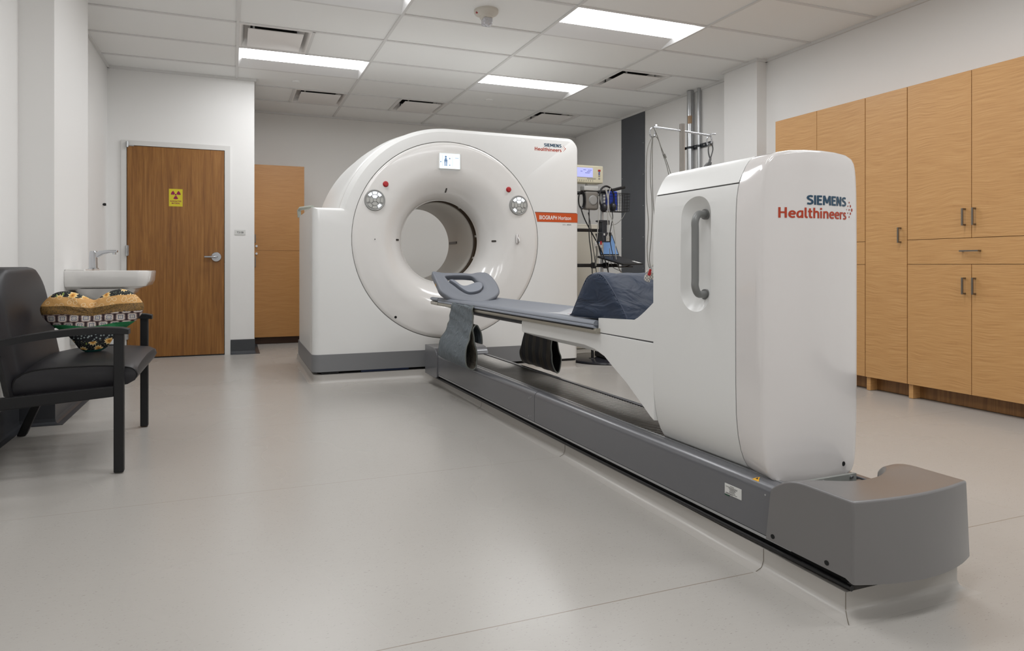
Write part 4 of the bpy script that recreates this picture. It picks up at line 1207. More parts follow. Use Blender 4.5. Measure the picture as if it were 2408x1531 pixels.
for p_ in nm.polygons: p_.use_smooth = True
nm.set_sharp_from_angle(angle=math.radians(32))
bpy.data.objects.remove(cob, do_unlink=True)
# grab handle
hx, hy_ = -.236, .571
pth = spline([(-.170, .588, 1.112), (-.195, .583, 1.112), (-.220, .576, 1.108), (hx, hy_, 1.085), (hx, hy_, 1.05), (hx, hy_, .97), (hx, hy_, .89), (hx, hy_, .86), (-.220, .576, .836), (-.195, .583, .832), (-.170, .588, .832)], 6)
gh = obj('grab_handle', tube(pth, .0125, 16), mat('handle_grey', srgb(122, 123, 122), .35), t, smooth=60, label='vertical grey grab handle')
for z in (1.112, .832): obj('handle_rosette', cyl((-.180, .588, z), (-.164, .590, z), .0185, 20), MATS['handle_grey'], gh, smooth=40)

# cantilever arm
arm = [(1.965, .632), (1.972, .620), (1.972, .575), (1.962, .568), (1.60, .5705), (1.33, .571), (1.247, .561), (1.17, .539), (1.105, .502), (1.015, .453), (.933, .399), (.857, .348), (.834, .336), (.834, .634), (1.25, .636)]
def arm_sec(x, d, e=0):
    return [(x, y - (d * .5 if 1.95 < y else 0), z - 0 if z > .6 else z) for y, z in arm]
def shr(pts, dz):    # pull the underside up for the outer skin
    return pts
outer = arm
inner = [(1.935, .632), (1.935, .620), (1.935, .575), (1.915, .553), (1.60, .546), (1.33, .545), (1.20, .543), (1.15, .527), (1.09, .49), (1.0, .441), (.92, .389), (.858, .344), (.834, .330), (.834, .634), (1.25, .636)]
xs_ = [(-.2040, outer), (-.165, inner), (.165, inner), (.2040, outer)]
obj('support_arm', loft([[(x, y, z) for y, z in L] for x, L in xs_], cap0=True, cap1=True), white_m, t, bevel=.003)
obj('arm_seam', B(((-.2025, .80, .634), (.2025, 1.93, .640))), greytxt, t)
up = [(1.214, .640), (1.214, .702), (.834, .706), (.834, .640)]
obj('arm_upper', prism(up, 'x', -.170, .170), white_m, t)
wing = [(1.214, .640), (1.214, .702), (.960, .713), (.935, .724), (.913, .737), (.89, .752), (.86, .773), (.834, .792), (.834, .640)]
for s_ in (-1, 1):
    obj('side_wing', loft([[(s_ * .2040, y, z) for y, z in wing], [(s_ * .188, y, z) for y, z in wing], [(s_ * .165, y, min(z, .704)) for y, z in wing]], cap0=True, cap1=True), white_m, t, smooth=30)

# board: pad, strip, hull
def brd(prof, y0, y1, n=2):
    return prism(prof, 'y', y0, y1)
padp = [(-.226, .668), (-.228, .676), (-.222, .687), (-.210, .692), (-.196, .690), (-.17, .684), (-.10, .679), (0, .677), (.10, .679), (.17, .684), (.196, .690), (.210, .692), (.222, .687), (.228, .676), (.226, .668), (.21, .658), (-.21, .658)]
obj('pad', brd(padp, 1.218, 3.330), pad_m, t, smooth=40, label='blue-grey mattress pad')
hd = loft([[(x * kx, y, .674 + (z - .674) * kz) for x, z in padp] for y, kx, kz in ((3.338, 1, 1), (3.52, .97, .9), (3.58, .90, .7), (3.605, .78, .45))], cap0=True, cap1=True)
obj('pad_end', hd, pad_m, t, smooth=40)
stp = [(-.222, .633), (-.227, .640), (-.227, .650), (-.222, .657), (.222, .657), (.227, .650), (.227, .640), (.222, .633)]
obj('board_rail', brd(stp, 1.20, 3.330), railbeige, t, smooth=50, label='pale metal edge rail')
obj('board_rail_end', loft([[(x * kx, y, z) for x, z in stp] for y, kx in ((3.338, 1), (3.52, .97), (3.57, .9), (3.585, .8))], cap0=True, cap1=True), railbeige, t, smooth=50)
hull = [(-.205, .634), (-.19, .618), (-.15, .598), (-.05, .588), (.05, .588), (.15, .598), (.19, .618), (.205, .634)]
obj('board_hull', loft([[(x * k, y, .634 + (z - .634) * kz) for x, z in hull] for y, k, kz in ((1.24, 1, .9), (2.6, 1, 1), (3.1, .98, .95), (3.3, .9, .55), (3.36, .8, .15))], cap0=True, cap1=True), mat('carbon_underside', srgb(52, 54, 58), .35), t, smooth=50)
bm = bmesh.new(); addprism(bm, [(-.2265, .6575), (-.2295, .660), (-.2295, .668), (-.226, .670), (.226, .670), (.2295, .668), (.2295, .660), (.2265, .6575)], 'y', 1.218, 3.325)
obj('pad_edge_trim', bm, pad_edge, t)
obj('board_seam', B(((-.225, 3.3305, .636), (.225, 3.3375, .684))), black_m, t)
bm = bmesh.new(); addprism(bm, [(-.2275, .651), (-.2288, .652), (-.2288, .6555), (-.2275, .6565)], 'y', 1.22, 3.0)
obj('rail_groove', bm, blackm2, t)

# ================================================================= HEAD HOLDER
HB = (0, 3.08, .69)
def hp3(u, v, off=0.):
    L_ = math.hypot(.25, .2); d_ = Vector((0, .25, .2)) / L_; n_ = Vector((0, -.2, .25)) / L_
    return Vector((u, 3.08, .69)) + d_ * v + n_ * off
OUT = [(-.268, .325), (-.2, .308), (-.142, .305), (-.032, .303), (.033, .294), (.082, .307), (.121, .312), (.166, .306), (.193, .272), (.206, .223), (.212, .163), (.205, .099), (.187, .063), (.135, .018), (.016, -.039), (-.028, -.033), (-.176, .002), (-.232, .055), (-.265, .109), (-.268, .176), (-.272, .256)]
HOLE = [(-.185, .259), (-.153, .267), (-.08, .268), (.012, .263), (.042, .241), (.056, .203), (.078, .179), (.083, .149), (.068, .113), (.025, .072), (-.035, .055), (-.076, .064), (-.113, .106), (-.135, .143), (-.168, .19), (-.175, .217)]
SWO = [(-.162, .211), (-.141, .208), (-.121, .179), (-.095, .142), (-.053, .138), (.019, .169), (.055, .176), (.075, .168), (.078, .144), (.064, .113), (.027, .08), (-.033, .063), (-.073, .072), (-.109, .119), (-.128, .153), (-.165, .201)]
def resample(pts, c, N=96, rr_=None):
    """smooth closed curve sampled at equal angles about c"""
    S = [(v.x, v.y) for v in spline([(a, b, 0) for a, b in pts], 10, closed=True)]
    out = []
    for k in range(N):
        a = -PI + 2 * PI * k / N; best = None
        for (x0, y0), (x1, y1) in zip(S, S[1:] + S[:1]):
            dx_, dy_ = math.cos(a), math.sin(a)
            ex, ey = x1 - x0, y1 - y0; det = dx_ * -ey + dy_ * ex
            if abs(det) < 1e-12: continue
            rx, ry = x0 - c[0], y0 - c[1]
            tt = (rx * -ey + ry * ex) / det; ss = (dx_ * ry - dy_ * rx) / det
            if tt > 0 and -1e-6 <= ss <= 1 + 1e-6 and (best is None or tt > best): best = tt
        out.append((c[0] + (best or .05) * math.cos(a), c[1] + (best or .05) * math.sin(a)))
    return out
cc = (-.045, .155)
RO, RI = resample(OUT, cc), resample(HOLE, cc)
t = hh_ = thing('head_holder', 'grey moulded head and arm rest with hole, standing on the table end', 'headrest', HB, 'S')
def lerp2(A, Bq, k): return [(a[0] + (b[0] - a[0]) * k, a[1] + (b[1] - a[1]) * k) for a, b in zip(A, Bq)]
L = []
for A, k, off in ((RI, 0, -.035), (RI, 0, -.006), (RI, .03, .0), (RI, .1, .003), (RI, .3, .0), (RI, .6, -.002), (RI, .85, .0), (RI, .96, -.002), (RI, 1.0, -.009), (RI, 1.005, -.020), (RI, .97, -.045), (RI, .75, -.055), (RI, .3, -.05), (RI, 0, -.035)):
    L.append([tuple(hp3(u, v, off)) for u, v in lerp2(RI, RO, k)])
obj('cradle', loft(L), holder_m, t, smooth=70)
sw = [(v.x, v.y) for v in spline([(a, b, 0) for a, b in SWO], 5, closed=True)]
cm = (-.03, .125)
bm = bmesh.new()
def swr(k, off, A=sw): return [tuple(hp3(cm[0] + (u - cm[0]) * k, cm[1] + (v - cm[1]) * k, off)) for u, v in A]
addloft(bm, [swr(1.0, -.03), swr(1.0, .006), swr(.985, .012), swr(.955, .0145)], cap0=True)
# its top face as strips (the shape is a crescent, not star shaped)
topv = [bm.verts.new(p) for p in swr(.955, .0145)]
bm.faces.new(topv)
obj('neck_pad', bm, mat('neck_pad_grey', srgb(122, 127, 137), .45), t, smooth=40)
bmesh_pts = [hp3(-.2, .02, -.05), hp3(.15, .01, -.05)]
obj('foot', B(((-.15, 3.09, .682), (.11, 3.20, .70))), holder_m, t, bevel=.006)
tri = bmesh.new()
c0 = hp3(-.2702, .19, -.024); 
tri.faces.new([tri.verts.new(c0 + Vector(p)) for p in ((-.003, -.008, -.012), (-.003, .012, -.002), (-.003, -.002, .016))])
obj('warning_mark', tri, orangey, t)

# ================================================================= KNEE BOLSTER
t = thing('knee_bolster', 'dark navy vinyl triangular knee bolster lying across the table board', 'bolster', (.03, 1.25, .70), 'S')
bp_ = [(1.475, .694), (1.470, .706), (1.420, .775), (1.365, .848), (1.335, .879), (1.300, .893), (1.262, .897), (1.225, .893), (1.190, .875), (1.130, .820), (1.075, .765), (1.038, .722), (1.032, .708), (1.06, .702), (1.25, .697)]
bps = [(v.x, v.y) for v in spline([(a, b, 0) for a, b in bp_], 5, closed=True)]
def brow(x, k=1., dz=0.):
    cy2, cz2 = 1.25, .775
    L_ = []
    for i, (y, z) in enumerate(bps):
        w_ = .0035 * math.sin(y * 60 + x * 31) + .003 * math.sin(x * 47 + z * 38) * min(1, max(0, k * 1.6 - .5)) if z > .72 else 0
        L_.append((x, cy2 + (y - cy2) * k + w_ * .6, cz2 + (z - cz2) * k + w_))
    return L_
rows = [brow(-.184, .02), brow(-.189, .4), brow(-.191, .7), brow(-.190, .9), brow(-.186, .97), brow(-.180, 1.)]
for k in range(1, 16): rows.append(brow(-.180 + .44 * k / 15, 1 + .012 * math.sin(k * .9)))
rows += [brow(.268, .97), brow(.274, .8), brow(.275, .02)]
bol = obj('body', loft(rows, cap0=True, cap1=True), navy_m, t, smooth=60)
# gathered seam round the near end
sm = [(-.184, 1.25 + (y - 1.25) * .992, .775 + (z - .775) * .992) for y, z in bps]
obj('piping', tube(sm, .0028, 6, closed=True), mat('navy_piping', srgb(40, 52, 74), .45), bol, smooth=60)
bm = bmesh.new()
for k in range(0, len(sm), 2):
    p0_ = Vector(sm[k]); q_ = Vector((-.1905, 1.25 + (p0_.y - 1.25) * .86, .775 + (p0_.z - .775) * .86))
    if p0_.z > .72: addtube(bm, [p0_, q_], [.0035, .0008], 6)
obj('gather', bm, navy_m, bol, smooth=60)

# clear plastic bag lying on the pad
bm = bmesh.new(); random.seed(11)
g_ = {}
for i in range(9):
    for j in range(7):
        u_, v_ = i / 8, j / 6
        z = .690 + .040 * math.sin(PI * u_) * math.sin(PI * v_) + random.uniform(-.006, .006) * (0 < i < 8 and 0 < j < 6)
        g_[i, j] = bm.verts.new((-.165 + .27 * u_, 1.42 + .33 * v_ - .05 * u_, max(z, .687)))
for i in range(8):
    for j in range(6): bm.faces.new((g_[i, j], g_[i + 1, j], g_[i + 1, j + 1], g_[i, j + 1]))
o = obj('plastic_bag', bm, clear_m, loc=(0, 1.5, .688), frame='S', smooth=60)
tag(o, 'crumpled clear plastic bag on the pad beside the navy bolster', 'bag')
rb = obj('label', B(((-.14, 1.53, .693), (-.08, 1.59, .695))), mat('pinkish_print', srgb(170, 110, 120), .5), None, loc=(0, 1.5, .688)); rb.parent = o; rb.location = (0, 0, 0)

# ================================================================= STRAPS
def strap(name, path, y0s, y1s, mo, mi, th, parent_thing, nm='band'):
    """path of (x,z); y0s,y1s width limits along the path"""
    S = spline([(a, b, 0) for a, b in path], 6); n = len(S)
    out = [];
    for i, p in enumerate(S):
        a = S[max(i - 1, 0)]; b = S[min(i + 1, n - 1)]
        tx, tz = b.x - a.x, b.y - a.y; l_ = math.hypot(tx, tz) or 1
        out.append((p.x, p.y, -tz / l_, tx / l_))
    def yy(Y, i): 
        f = i / (n - 1) * (len(Y) - 1); k = min(int(f), len(Y) - 2); return Y[k] + (Y[k + 1] - Y[k]) * (f - k)
    def sheet(off):
        rows = []
        for i, (x, z, nx, nz) in enumerate(out):
            r_ = []
            for k in range(13):
                v_ = k / 12; y = yy(y0s, i) + (yy(y1s, i) - yy(y0s, i)) * v_
                wv = .0022 * math.sin(v_ * 23 + i * .25) + .0018 * math.sin(i * .55 + v_ * 7)
                r_.append((x + nx * (off + wv), y, z + nz * (off + wv)))
            rows.append(r_)
        return rows
    A = sheet(0); 
    bm = loft(A, closed=False)
    o_ = obj(nm, bm, mo, parent_thing, smooth=80)
    bm = loft(sheet(th), closed=False)
    o2 = obj('lining', bm, mi, parent_thing, smooth=80)
    bm = bmesh.new()
    Bq = sheet(th)
    for e in (0, 12):
        addtube(bm, [((Vector(a[e]) + Vector(b[e])) / 2) for a, b in zip(A, Bq)], abs(th) * .75, 6)
    addtube(bm, [((Vector(a) + Vector(b)) / 2) for a, b in zip(A[-1], Bq[-1])], abs(th) * .75, 6)
    obj('edge_binding', bm, mat('strap_binding', srgb(104, 108, 104), .6), parent_thing, smooth=60)
t = thing('body_strap', 'wide grey fabric body strap hanging in a loop from near side of table', 'strap', (-.24, 2.8, .24), 'S')
path = [(-.205, .668), (-.226, .672), (-.236, .668), (-.241, .655), (-.242, .62), (-.243, .585), (-.245, .553), (-.256, .50), (-.267, .461), (-.288, .409), (-.298, .338), (-.283, .288), (-.248, .264), (-.221, .284), (-.213, .327), (-.222, .395), (-.233, .442), (-.237, .496), (-.234, .53), (-.222, .547), (-.204, .537), (-.189, .505), (-.179, .429)]
strap('body_strap', path, [2.61, 2.60, 2.60, 2.59, 2.58, 2.59, 2.60], [2.99, 3.0, 3.05, 3.14, 3.12, 3.06, 3.02], strap_m, strapin_m, .006, t)
t = thing('body_strap', 'dark striped body strap looped below table arm on its far side', 'strap', (.22, 2.6, .25), 'S')
path = [(.232, .655), (.2315, .60), (.223, .52), (.214, .438), (.210, .38), (.210, .33), (.222, .278), (.250, .250), (.274, .272), (.284, .342), (.273, .389), (.256, .45), (.244, .52), (.236, .60), (.234, .652)]
strap('body_strap', path, [2.40, 2.39, 2.38, 2.38, 2.39, 2.40], [2.74, 2.78, 2.84, 2.86, 2.80, 2.74], stripe_m, mat('strap_black_lining', srgb(26, 27, 30), .6), .006, t)

# ================================================================= IV POLE with leads
t = thing('iv_pole', 'chrome drip pole with two ring hooks rising behind the white pedestal', 'stand', (-.014, .9, .716), 'S')
obj('pole', cyl((-.014, .9, .716), (-.014, .9, 1.506), .0105, 20), mat('pole_steel', srgb(170, 165, 160), .16, metal=1.), t, smooth=40)
obj('base_collar', lathe([(.03, 0), (.03, .012), (.016, .03), (.012, .05)], c=(-.014, .9, .716), n=24), metal_m, t, smooth=40)
for s_, xe, ze in ((-1, -.155, 1.483), (1, .125, 1.470)):
    b_ = tube(spline([(-.014, .9, 1.478), ((-.014 + xe) / 2, .9, (1.478 + ze) / 2), (xe, .9, ze)], 4), .0042, 10)
    h_ = obj('hook_arm', b_, chrome_m, t, smooth=40)
    rg = [(xe + s_ * .002 + .014 * math.sin(a) * 1.0 + .004 * a / 6, .9 + .006 * math.sin(a * .5), ze - .020 + .020 * math.cos(a)) for a in [k * 2 * PI / 24 for k in range(25)]]
    obj('ring_hook', tube(rg, .0032, 8), chrome_m, h_, smooth=50)
    obj('hook_tip', tube([(xe, .9, ze), (xe + .012, .898, ze + .006), (xe + (.028 if s_ > 0 else .01), .895, ze + .007)], .0034, 8), chrome_m, h_, smooth=50)
def lead(name, label, cat, pts, r, m, loc, ends=(), group=None):
    t_ = thing(name, label, cat, loc, 'S', group)
    obj('cable', tube(spline(pts, 8), r, 6), m, t_, smooth=60)
    return t_
L1_ = thing('lead_bundle', 'thin grey monitoring leads hanging from the left ring hook of the pole', 'cable', (-.165, .9, 1.44), 'S')
for pts in ([(-.160, .9, 1.445), (-.185, .895, 1.40), (-.196, .89, 1.33), (-.195, .89, 1.2), (-.190, .885, 1.1), (-.200, .88, 1.0), (-.196, .875, .93), (-.176, .87, .905)],
            [(-.158, .9, 1.445), (-.172, .893, 1.38), (-.177, .89, 1.28), (-.172, .885, 1.15), (-.182, .88, 1.03), (-.192, .876, .96), (-.188, .87, .90)],
            [(-.157, .9, 1.445), (-.168, .89, 1.37), (-.166, .89, 1.22), (-.158, .885, 1.10), (-.152, .88, 1.0), (-.146, .875, .93)],
            [(-.155, .9, 1.448), (-.135, .9, 1.440), (-.118, .899, 1.405), (-.104, .895, 1.37), (-.092, .888, 1.33), (-.080, .88, 1.28)],
            [(-.152, .9, 1.48), (-.132, .9, 1.44), (-.112, .898, 1.38), (-.098, .89, 1.33), (-.086, .885, 1.27)]):
    obj('cable', tube(spline(pts, 8), .0016, 6), cable_g, L1_, smooth=60)
obj('clip', cyl((-.106, .896, 1.378), (-.100, .893, 1.362), .0042, 8), cable_g, L1_)
ck = NT('checked_pad', .5)
_s = ck.sep(ck.tc.outputs['Object'])
_a = ck.math('LESS_THAN', ck.math('FRACT', ck.math('MULTIPLY', ck.math('ADD', _s[0], _s[2]), 75.)), .14)
_b = ck.math('LESS_THAN', ck.math('FRACT', ck.math('MULTIPLY', ck.math('SUBTRACT', _s[0], _s[2]), 75.)), .14)
ck.col(ck.mix(ck.math('MAXIMUM', _a, _b), srgb(206, 202, 190), srgb(36, 44, 90)))
def pad_clip(x, y, z, rz, group, lab, red=False, frame='S', k=1.):
    t_ = thing('electrode_clip', lab, 'electrode', (x, y, z), frame, group)
    bm = bmesh.new(); addbox(bm, (x - .014 * k, y - .003, z - .036 * k), (x + .014 * k, y + .003, z + .004))
    bmesh.ops.rotate(bm, verts=bm.verts, cent=(x, y, z), matrix=Matrix.Rotation(rz, 3, 'Y'))
    obj('pad', bm, ck.m, t_, bevel=.002)
    bm = bmesh.new(); addbox(bm, (x - .007 * k, y - .006, z - .012 * k), (x + .007 * k, y - .003, z + .014 * k))
    bmesh.ops.rotate(bm, verts=bm.verts, cent=(x, y, z), matrix=Matrix.Rotation(rz, 3, 'Y'))
    obj('snap', bm, red_m if red else label_m, t_, bevel=.002)
    return t_
pad_clip(-.200, .868, .905, .35, 'electrode clips on hanging leads', 'red-topped electrode clip, lowest and leftmost above navy bolster', red=True)
pad_clip(-.186, .866, .915, .25, 'electrode clips on hanging leads', 'checked electrode clip in the middle above navy bolster')
pad_clip(-.172, .868, .930, .3, 'electrode clips on hanging leads', 'checked electrode clip nearest the white pedestal edge')
L2_ = thing('power_lead', 'dark grey cable loop with plug hanging from the right ring hook', 'cable', (.13, .9, 1.43), 'S')
def zc_(z): return 1.437 - (1.437 - z) * .62
obj('cable', tube(spline([(x, y, zc_(z)) for x, y, z in [(.128, .9, 1.435), (.121, .9, 1.41), (.121, .899, 1.37), (.128, .898, 1.34), (.137, .898, 1.37), (.144, .9, 1.405), (.138, .9, 1.435), (.130, .9, 1.437)]], 8), .0026, 8), mat('cable_dark', srgb(84, 84, 84), .5), L2_, smooth=60)
obj('strain_relief', tube([(.130, .898, zc_(1.345)), (.126, .896, zc_(1.33)), (.118, .893, zc_(1.30))], [.0035, .005, .006], 8), MATS['cable_dark'], L2_, smooth=50)
obj('plug', loft([[(x, y, z) for x, y in rrect(cx2 - a, .885, cx2 + a, .901, .003, 3)] for cx2, a, z in ((.118, .009, 1.357), (.110, .013, 1.343), (.102, .015, 1.325), (.099, .015, 1.315))], cap0=True, cap1=True), MATS['cable_dark'], L2_, smooth=50)

# ================================================================= MONITOR CART (world frame)
CX_, CY_ = 3.43, 5.44
t = thing('monitor_cart', 'black pole cart with arms and round base beside the scanner, right side', 'cart', (CX_, CY_, 0))
obj('base', lathe([(0, .03), (.10, .045), (.30, .035), (.335, .022), (.34, .006), (.30, .004)], c=(CX_, CY_, 0), n=48), mat('cart_base_gloss', srgb(40, 40, 46), .15), t, smooth=40)
obj('pole', cyl((CX_, CY_, .03), (CX_, CY_, 1.70), .016, 18), steel_m, t, smooth=40)
obj('box', B(((CX_ - .10, CY_ - .20, .045), (CX_ + .055, CY_ - .02, .26))), black_m, t, bevel=.014, seg=3)
obj('support_tube', cyl((CX_ - .17, CY_ - .10, .03), (CX_ - .17, CY_ - .10, .30), .013, 14), black_m, t, smooth=40)
obj('support_foot', lathe([(0, .045), (.03, .045), (.042, .03), (.045, .005)], c=(CX_ - .17, CY_ - .10, 0), n=20), black_m, t, smooth=40)
obj('upper_arm', tube([(CX_ - .35, CY_ - .04, 1.63), (CX_ + .02, CY_ - .05, 1.66), (CX_ + .22, CY_ - .06, 1.71)], .016, 12), black_m, t, smooth=40)
obj('middle_arm', B(((CX_ - .42, CY_ - .05, 1.262), (CX_ + .0, CY_ - .02, 1.292))), black_m, t, bevel=.004)
obj('lower_arm', B(((CX_ - .42, CY_ - .06, .918), (CX_ + .16, CY_ - .02, .952))), black_m, t, bevel=.006)
for x in (-.34, -.12, .02): obj('arm_clamp', lathe([(.022, -.02), (.030, -.018), (.030, .018), (.022, .02)], c=(CX_ + x, CY_ - .04, .935), axis='x', n=18), black_m, t, smooth=40)
obj('tray', B(((CX_ - .04, CY_ - .26, .918), (CX_ + .18, CY_ - .07, .926))), black_m, t)
mon = thing('vital_monitor', 'cream bedside monitor with lit lilac screen half hidden by scanner edge', 'monitor', (3.24, 5.4, 1.73))
obj('case', B(((3.02, 5.36, 1.733), (3.395, 5.48, 1.902))), cream_m, mon, bevel=.010, seg=3)
obj('screen', B(((3.05, 5.356, 1.787), (3.275, 5.362, 1.876))), scr2_m, mon)
bm = bmesh.new()
for z, a, b in ((1.855, 3.17, 3.20), (1.853, 3.22, 3.262), (1.838, 3.21, 3.25), (1.825, 3.19, 3.24), (1.84, 3.14, 3.16)): addbox(bm, (a, 5.3545, z), (b, 5.3562, z + .004))
obj('screen_text', bm, mat('screen_text_ink', srgb(90, 95, 160), .5), mon)
obj('button', B(((3.335, 5.354, 1.848), (3.36, 5.361, 1.864))), red_m, mon)
obj('button', prism([(3.338, 1.832), (3.358, 1.832), (3.348, 1.842)], 'y', 5.355, 5.361), gloss_blue, mon)
obj('button', prism([(3.338, 1.824), (3.358, 1.824), (3.348, 1.814)], 'y', 5.355, 5.361), gloss_blue, mon)
for z in (1.80, 1.775): obj('button', B(((3.34, 5.355, z), (3.356, 5.361, z + .01))), panelg, mon)
bm = bmesh.new()
for k in range(9): addbox(bm, (3.08 + k * .024, 5.3575, 1.748), (3.088 + k * .024, 5.3605, 1.762))
obj('keypad', bm, mat('key_grey', srgb(168, 164, 150), .5), mon)
obj('keypad', B(((3.215, 5.3575, 1.770), (3.31, 5.3602, 1.782))), MATS['key_grey'], mon)
obj('mount', cyl((3.24, 5.42, 1.736), (3.24, 5.41, 1.655), .010, 12), steel_m, mon)
bx_ = thing('metal_cabinet', 'pale cream metal cabinet standing behind the monitor cart', 'cabinet', (3.60, 6.5, 0))
obj('body', B(((3.32, 6.25, .004), (3.90, 6.75, 1.40))), mat('cream_metal', srgb(214, 209, 196), .5), bx_, bevel=.006)
obj('door', B(((3.335, 6.238, .05), (3.885, 6.25, 1.365))), MATS['cream_metal'], bx_, bevel=.003)
# basket
bk = thing('wire_basket', 'black wire mesh basket hanging on the cart arm', 'basket', (3.55, 5.36, 1.46))
bm = bmesh.new()
x0, x1, y0, y1, z0, z1 = 3.41, 3.645, 5.28, 5.40, 1.46, 1.635
for k in range(9):
    x = x0 + (x1 - x0) * k / 8
    for y in (y0, y1): addtube(bm, [(x, y, z1), (x * .9 + .1 * 3.53, y, z0)], .0018, 5)
    addtube(bm, [(x * .9 + .353, y0, z0), (x * .9 + .353, y1, z0)], .0018, 5)
for k in range(7):
    z = z0 + (z1 - z0) * k / 6; f = .9 + .1 * k / 6; c_ = 3.5275
    a, b = c_ + (x0 - c_) * f, c_ + (x1 - c_) * f
    addtube(bm, [(a, y0, z), (b, y0, z), (b, y1, z), (a, y1, z)], .0018 if k < 6 else .004, 5, closed=True)
for k in range(5):
    y = y0 + (y1 - y0) * k / 4; addtube(bm, [(x1, y, z1), (3.634, y, z0)], .0018, 5)
obj('mesh', bm, black_m, bk)
tag(obj('glove_pack', B(((3.43, 5.30, 1.47), (3.52, 5.385, 1.655))), gloss_blue, loc=(3.47, 5.34, 1.47), bevel=.012), 'bright blue packet standing in the wire basket', 'packet')
# white device and sensor box
tag(obj('sensor_dock', B(((3.17, 5.34, 1.655), (3.33, 5.42, 1.70))), mat('dock_white', srgb(190, 190, 186), .4), loc=(3.25, 5.38, 1.65), bevel=.008), 'small white device resting on the cart arm under the monitor', 'device')
sb = thing('sensor_box', 'grey ribbed sensor pouch hanging from the cart arm left of headphones', 'pouch', (3.24, 5.32, 1.5))
obj('body', B(((3.17, 5.31, 1.47), (3.315, 5.38, 1.645))), mat('pouch_grey', srgb(120, 116, 110), .5), sb, bevel=.02, seg=3)
obj('front', lathe([(0, -.012), (.04, -.010), (.05, 0)], c=(3.25, 5.312, 1.56), axis='y', n=24), panelg, sb, smooth=40)
# headphones
hpn = thing('headphones', 'black over-ear headphones hanging over the cart arm', 'headphones', (3.40, 5.3, 1.5))
obj('headband', tube(spline([(3.335, 5.30, 1.50), (3.31, 5.30, 1.58), (3.335, 5.30, 1.67), (3.39, 5.30, 1.70), (3.45, 5.30, 1.67), (3.475, 5.30, 1.60), (3.47, 5.30, 1.52)], 6), .009, 8), black_m, hpn, smooth=60)
for x, z in ((3.355, 1.49), (3.455, 1.50)):
    obj('ear_cup', lathe([(0, -.026), (.030, -.024), (.043, -.008), (.043, .01), (.030, .024), (0, .026)], c=(x, 5.29, z), axis='x', n=24), mat('ear_cup_black', srgb(36, 36, 42), .35), hpn, smooth=60)
coil = thing('coiled_cable', 'coil of black cable hanging at left end of the cart arm', 'cable', (3.13, 5.33, 1.56))
bm = bmesh.new()
for k in range(4):
    addtube(bm, [(3.13 + (.028 + .003 * k) * math.cos(a), 5.33 - .006 * k, 1.56 + (.075 + .004 * k) * math.sin(a)) for a in [j * 2 * PI / 28 for j in range(28)]], .006, 6, closed=True)
obj('coil', bm, black_m, coil, smooth=60)
# laptop
lp_ = thing('laptop', 'open black laptop with blue screen on the cart tray', 'laptop', (3.6, 5.3, .995))
def quad_slab(a, b, c, d, th, name, m, par):
    n_ = (b - a).cross(d - a).normalized() * th
    bm = bmesh.new(); v = [bm.verts.new(p) for p in (a, b, c, d)] + [bm.verts.new(p + n_) for p in (a, b, c, d)]
    for f in ((0, 1, 2, 3), (7, 6, 5, 4), (0, 4, 5, 1), (1, 5, 6, 2), (2, 6, 7, 3), (3, 7, 4, 0)): bm.faces.new([v[i] for i in f])
    return obj(name, bm, m, par)
dA, dB, dC, dD = Vector((3.34, 5.41, 1.03)), Vector((3.64, 5.46, 1.03)), Vector((3.69, 5.13, .955)), Vector((3.41, 5.04, .948))
deck = quad_slab(dA, dB, dC, dD, .014, 'base', black_m, lp_)
nn = (dB - dA).cross(dD - dA).normalized(); 
if nn.z < 0: nn = -nn
cen = (dA + dB + dC + dD) / 4
q = [cen + (p - cen) * .8 + nn * .0006 for p in (dA, dB, dC, dD)]
quad_slab(q[0], q[1], q[2], q[3], .0008, 'keyboard', mat('keys_dark', srgb(34, 34, 38), .5), deck)
A_, B_, C_, D_ = Vector((3.40, 5.425, 1.034)), Vector((3.64, 5.465, 1.034)), Vector((3.60, 5.53, 1.245)), Vector((3.385, 5.49, 1.25))
lid_ = quad_slab(A_, B_, C_, D_, .008, 'lid', black_m, lp_)
n_ = (B_ - A_).cross(D_ - A_).normalized()
if n_.y > 0: n_ = -n_
cen = (A_ + B_ + C_ + D_) / 4
q = [cen + (p - cen) * .90 + n_ * .0095 for p in (A_, B_, C_, D_)]
quad_slab(q[0], q[1], q[2], q[3], .001, 'screen', lapscr, lid_)
pz = [dC + (dD - dC) * a + (dB - dC) * b + nn * .002 for a, b in ((.05, .02), (.22, .02), (.22, .3), (.05, .3))]
po = bmesh.new(); po.faces.new([po.verts.new(p) for p in pz])
tag(obj('paper_slip', po, label_m, loc=tuple(pz[0])), 'white paper slip lying on the corner of the laptop', 'paper')
# mid-pole holder
hd_ = thing('probe_holder', 'dark grey probe holder clamped halfway down the cart pole', 'holder', (3.40, 5.36, 1.2))
obj('hook', prism([(3.33, 1.375), (3.45, 1.375), (3.45, 1.33), (3.42, 1.33), (3.42, 1.25), (3.365, 1.25), (3.365, 1.35), (3.33, 1.36)], 'y', 5.33, 5.40), mat('holder_graphite', srgb(56, 58, 64), .45), hd_, bevel=.006)
obj('body', prism([(3.345, 1.255), (3.46, 1.255), (3.45, 1.16), (3.36, 1.165)], 'y', 5.31, 5.40), MATS['holder_graphite'], hd_, bevel=.006)
obj('label', B(((3.365, 5.305, 1.225), (3.38, 5.309, 1.245))), label_m, hd_)
for (x, z, red, lab) in ((3.268, 1.15, False, 'checked electrode clip hanging left of the probe holder'), (3.322, 1.15, True, 'checked electrode clip with red tip beside the probe holder'), (3.40, 1.215, False, 'checked electrode clip in front of the probe holder')):
    pad_clip(x, 5.29, z, 0, 'electrode clips on the cart', lab, red=red, frame='W', k=1.3)
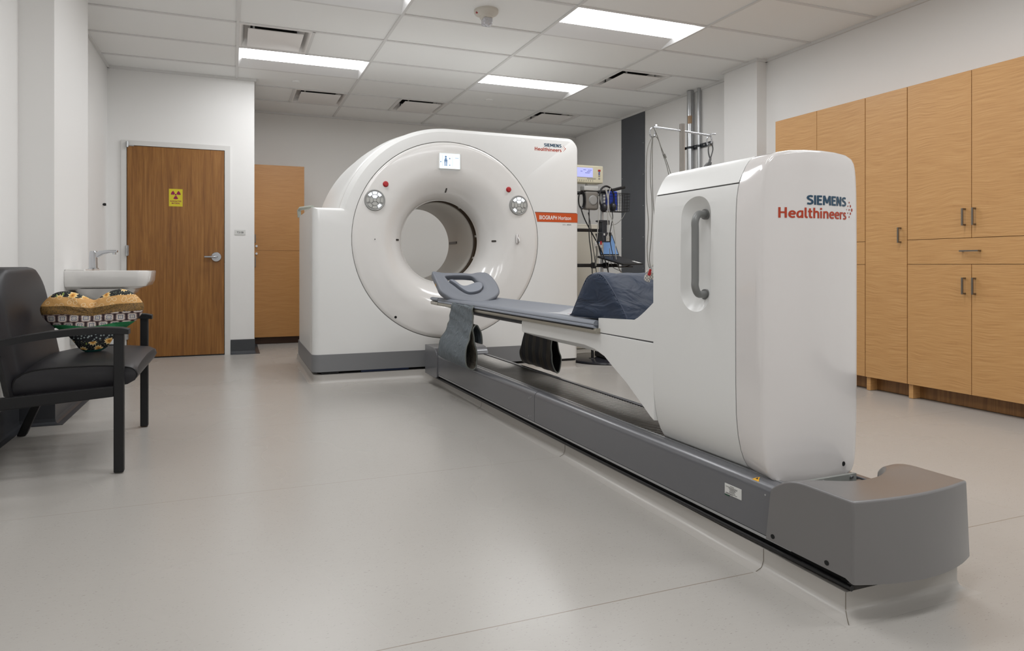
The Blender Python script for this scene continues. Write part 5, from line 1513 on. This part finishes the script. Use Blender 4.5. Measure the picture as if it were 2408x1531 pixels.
cab = [
 ('thick black cable falling from the coil to behind the bolster', black_m, .006, [(3.11, 5.31, 1.50), (3.15, 5.3, 1.38), (3.24, 5.29, 1.22), (3.32, 5.28, 1.08), (3.38, 5.27, .92), (3.42, 5.27, .75)]),
 ('black cable dropping straight past the lower cart arm', black_m, .005, [(3.20, 5.30, 1.47), (3.195, 5.29, 1.36), (3.19, 5.28, 1.2), (3.215, 5.28, 1.02), (3.225, 5.28, .8)]),
 ('thin black cable curving below the sensor pouch', black_m, .0035, [(3.19, 5.30, 1.44), (3.215, 5.3, 1.33), (3.23, 5.29, 1.15), (3.25, 5.28, 1.0), (3.27, 5.28, .85)]),
 ('pale grey cable hanging down from sensor pouch', cable_l, .0045, [(3.30, 5.29, 1.60), (3.295, 5.285, 1.4), (3.28, 5.28, 1.25), (3.27, 5.28, 1.17)]),
 ('pale double cable hanging over the headphones', cable_l, .005, [(3.40, 5.27, 1.50), (3.375, 5.27, 1.62), (3.36, 5.27, 1.68), (3.385, 5.265, 1.60), (3.38, 5.26, 1.42), (3.385, 5.26, 1.3), (3.39, 5.26, 1.2)]),
 ('pale cable looping from headphones down to laptop', cable_l, .0045, [(3.42, 5.27, 1.68), (3.395, 5.268, 1.60), (3.40, 5.262, 1.45), (3.44, 5.262, 1.35), (3.465, 5.262, 1.2), (3.47, 5.262, 1.05), (3.50, 5.27, .93), (3.55, 5.27, .86)]),
 ('grey corrugated hose standing left of the pole', cable_g, .009, [(3.27, 5.28, 1.12), (3.275, 5.28, 1.05), (3.262, 5.28, .97), (3.262, 5.28, .93)]),
 ('black cable curving from headphones to the pole', black_m, .004, [(3.44, 5.28, 1.46), (3.45, 5.28, 1.40), (3.44, 5.29, 1.32), (3.43, 5.3, 1.2), (3.455, 5.27, 1.0), (3.50, 5.27, .92), (3.62, 5.22, .94), (3.66, 5.2, .98)]),
 ('thin grey leads arcing from basket to holder', cable_g, .003, [(3.60, 5.29, 1.45), (3.56, 5.29, 1.39), (3.50, 5.29, 1.34), (3.44, 5.29, 1.325)]),
 ('thin grey lead trailing along the lower pole', cable_g, .003, [(3.42, 5.29, 1.10), (3.425, 5.285, 1.0), (3.45, 5.28, .92), (3.52, 5.27, .885), (3.53, 5.27, .87)]),
 ('thin pale lead straight down beside the pole', cable_l, .003, [(3.41, 5.29, 1.0), (3.405, 5.285, .85), (3.41, 5.28, .6)]),
]
for lab, m_, r_, pts in cab:
    tag(obj('hanging_cable', tube(spline(pts, 6), r_, 6), m_, loc=pts[0], smooth=60), lab, 'cable', 'cables on the monitor cart')
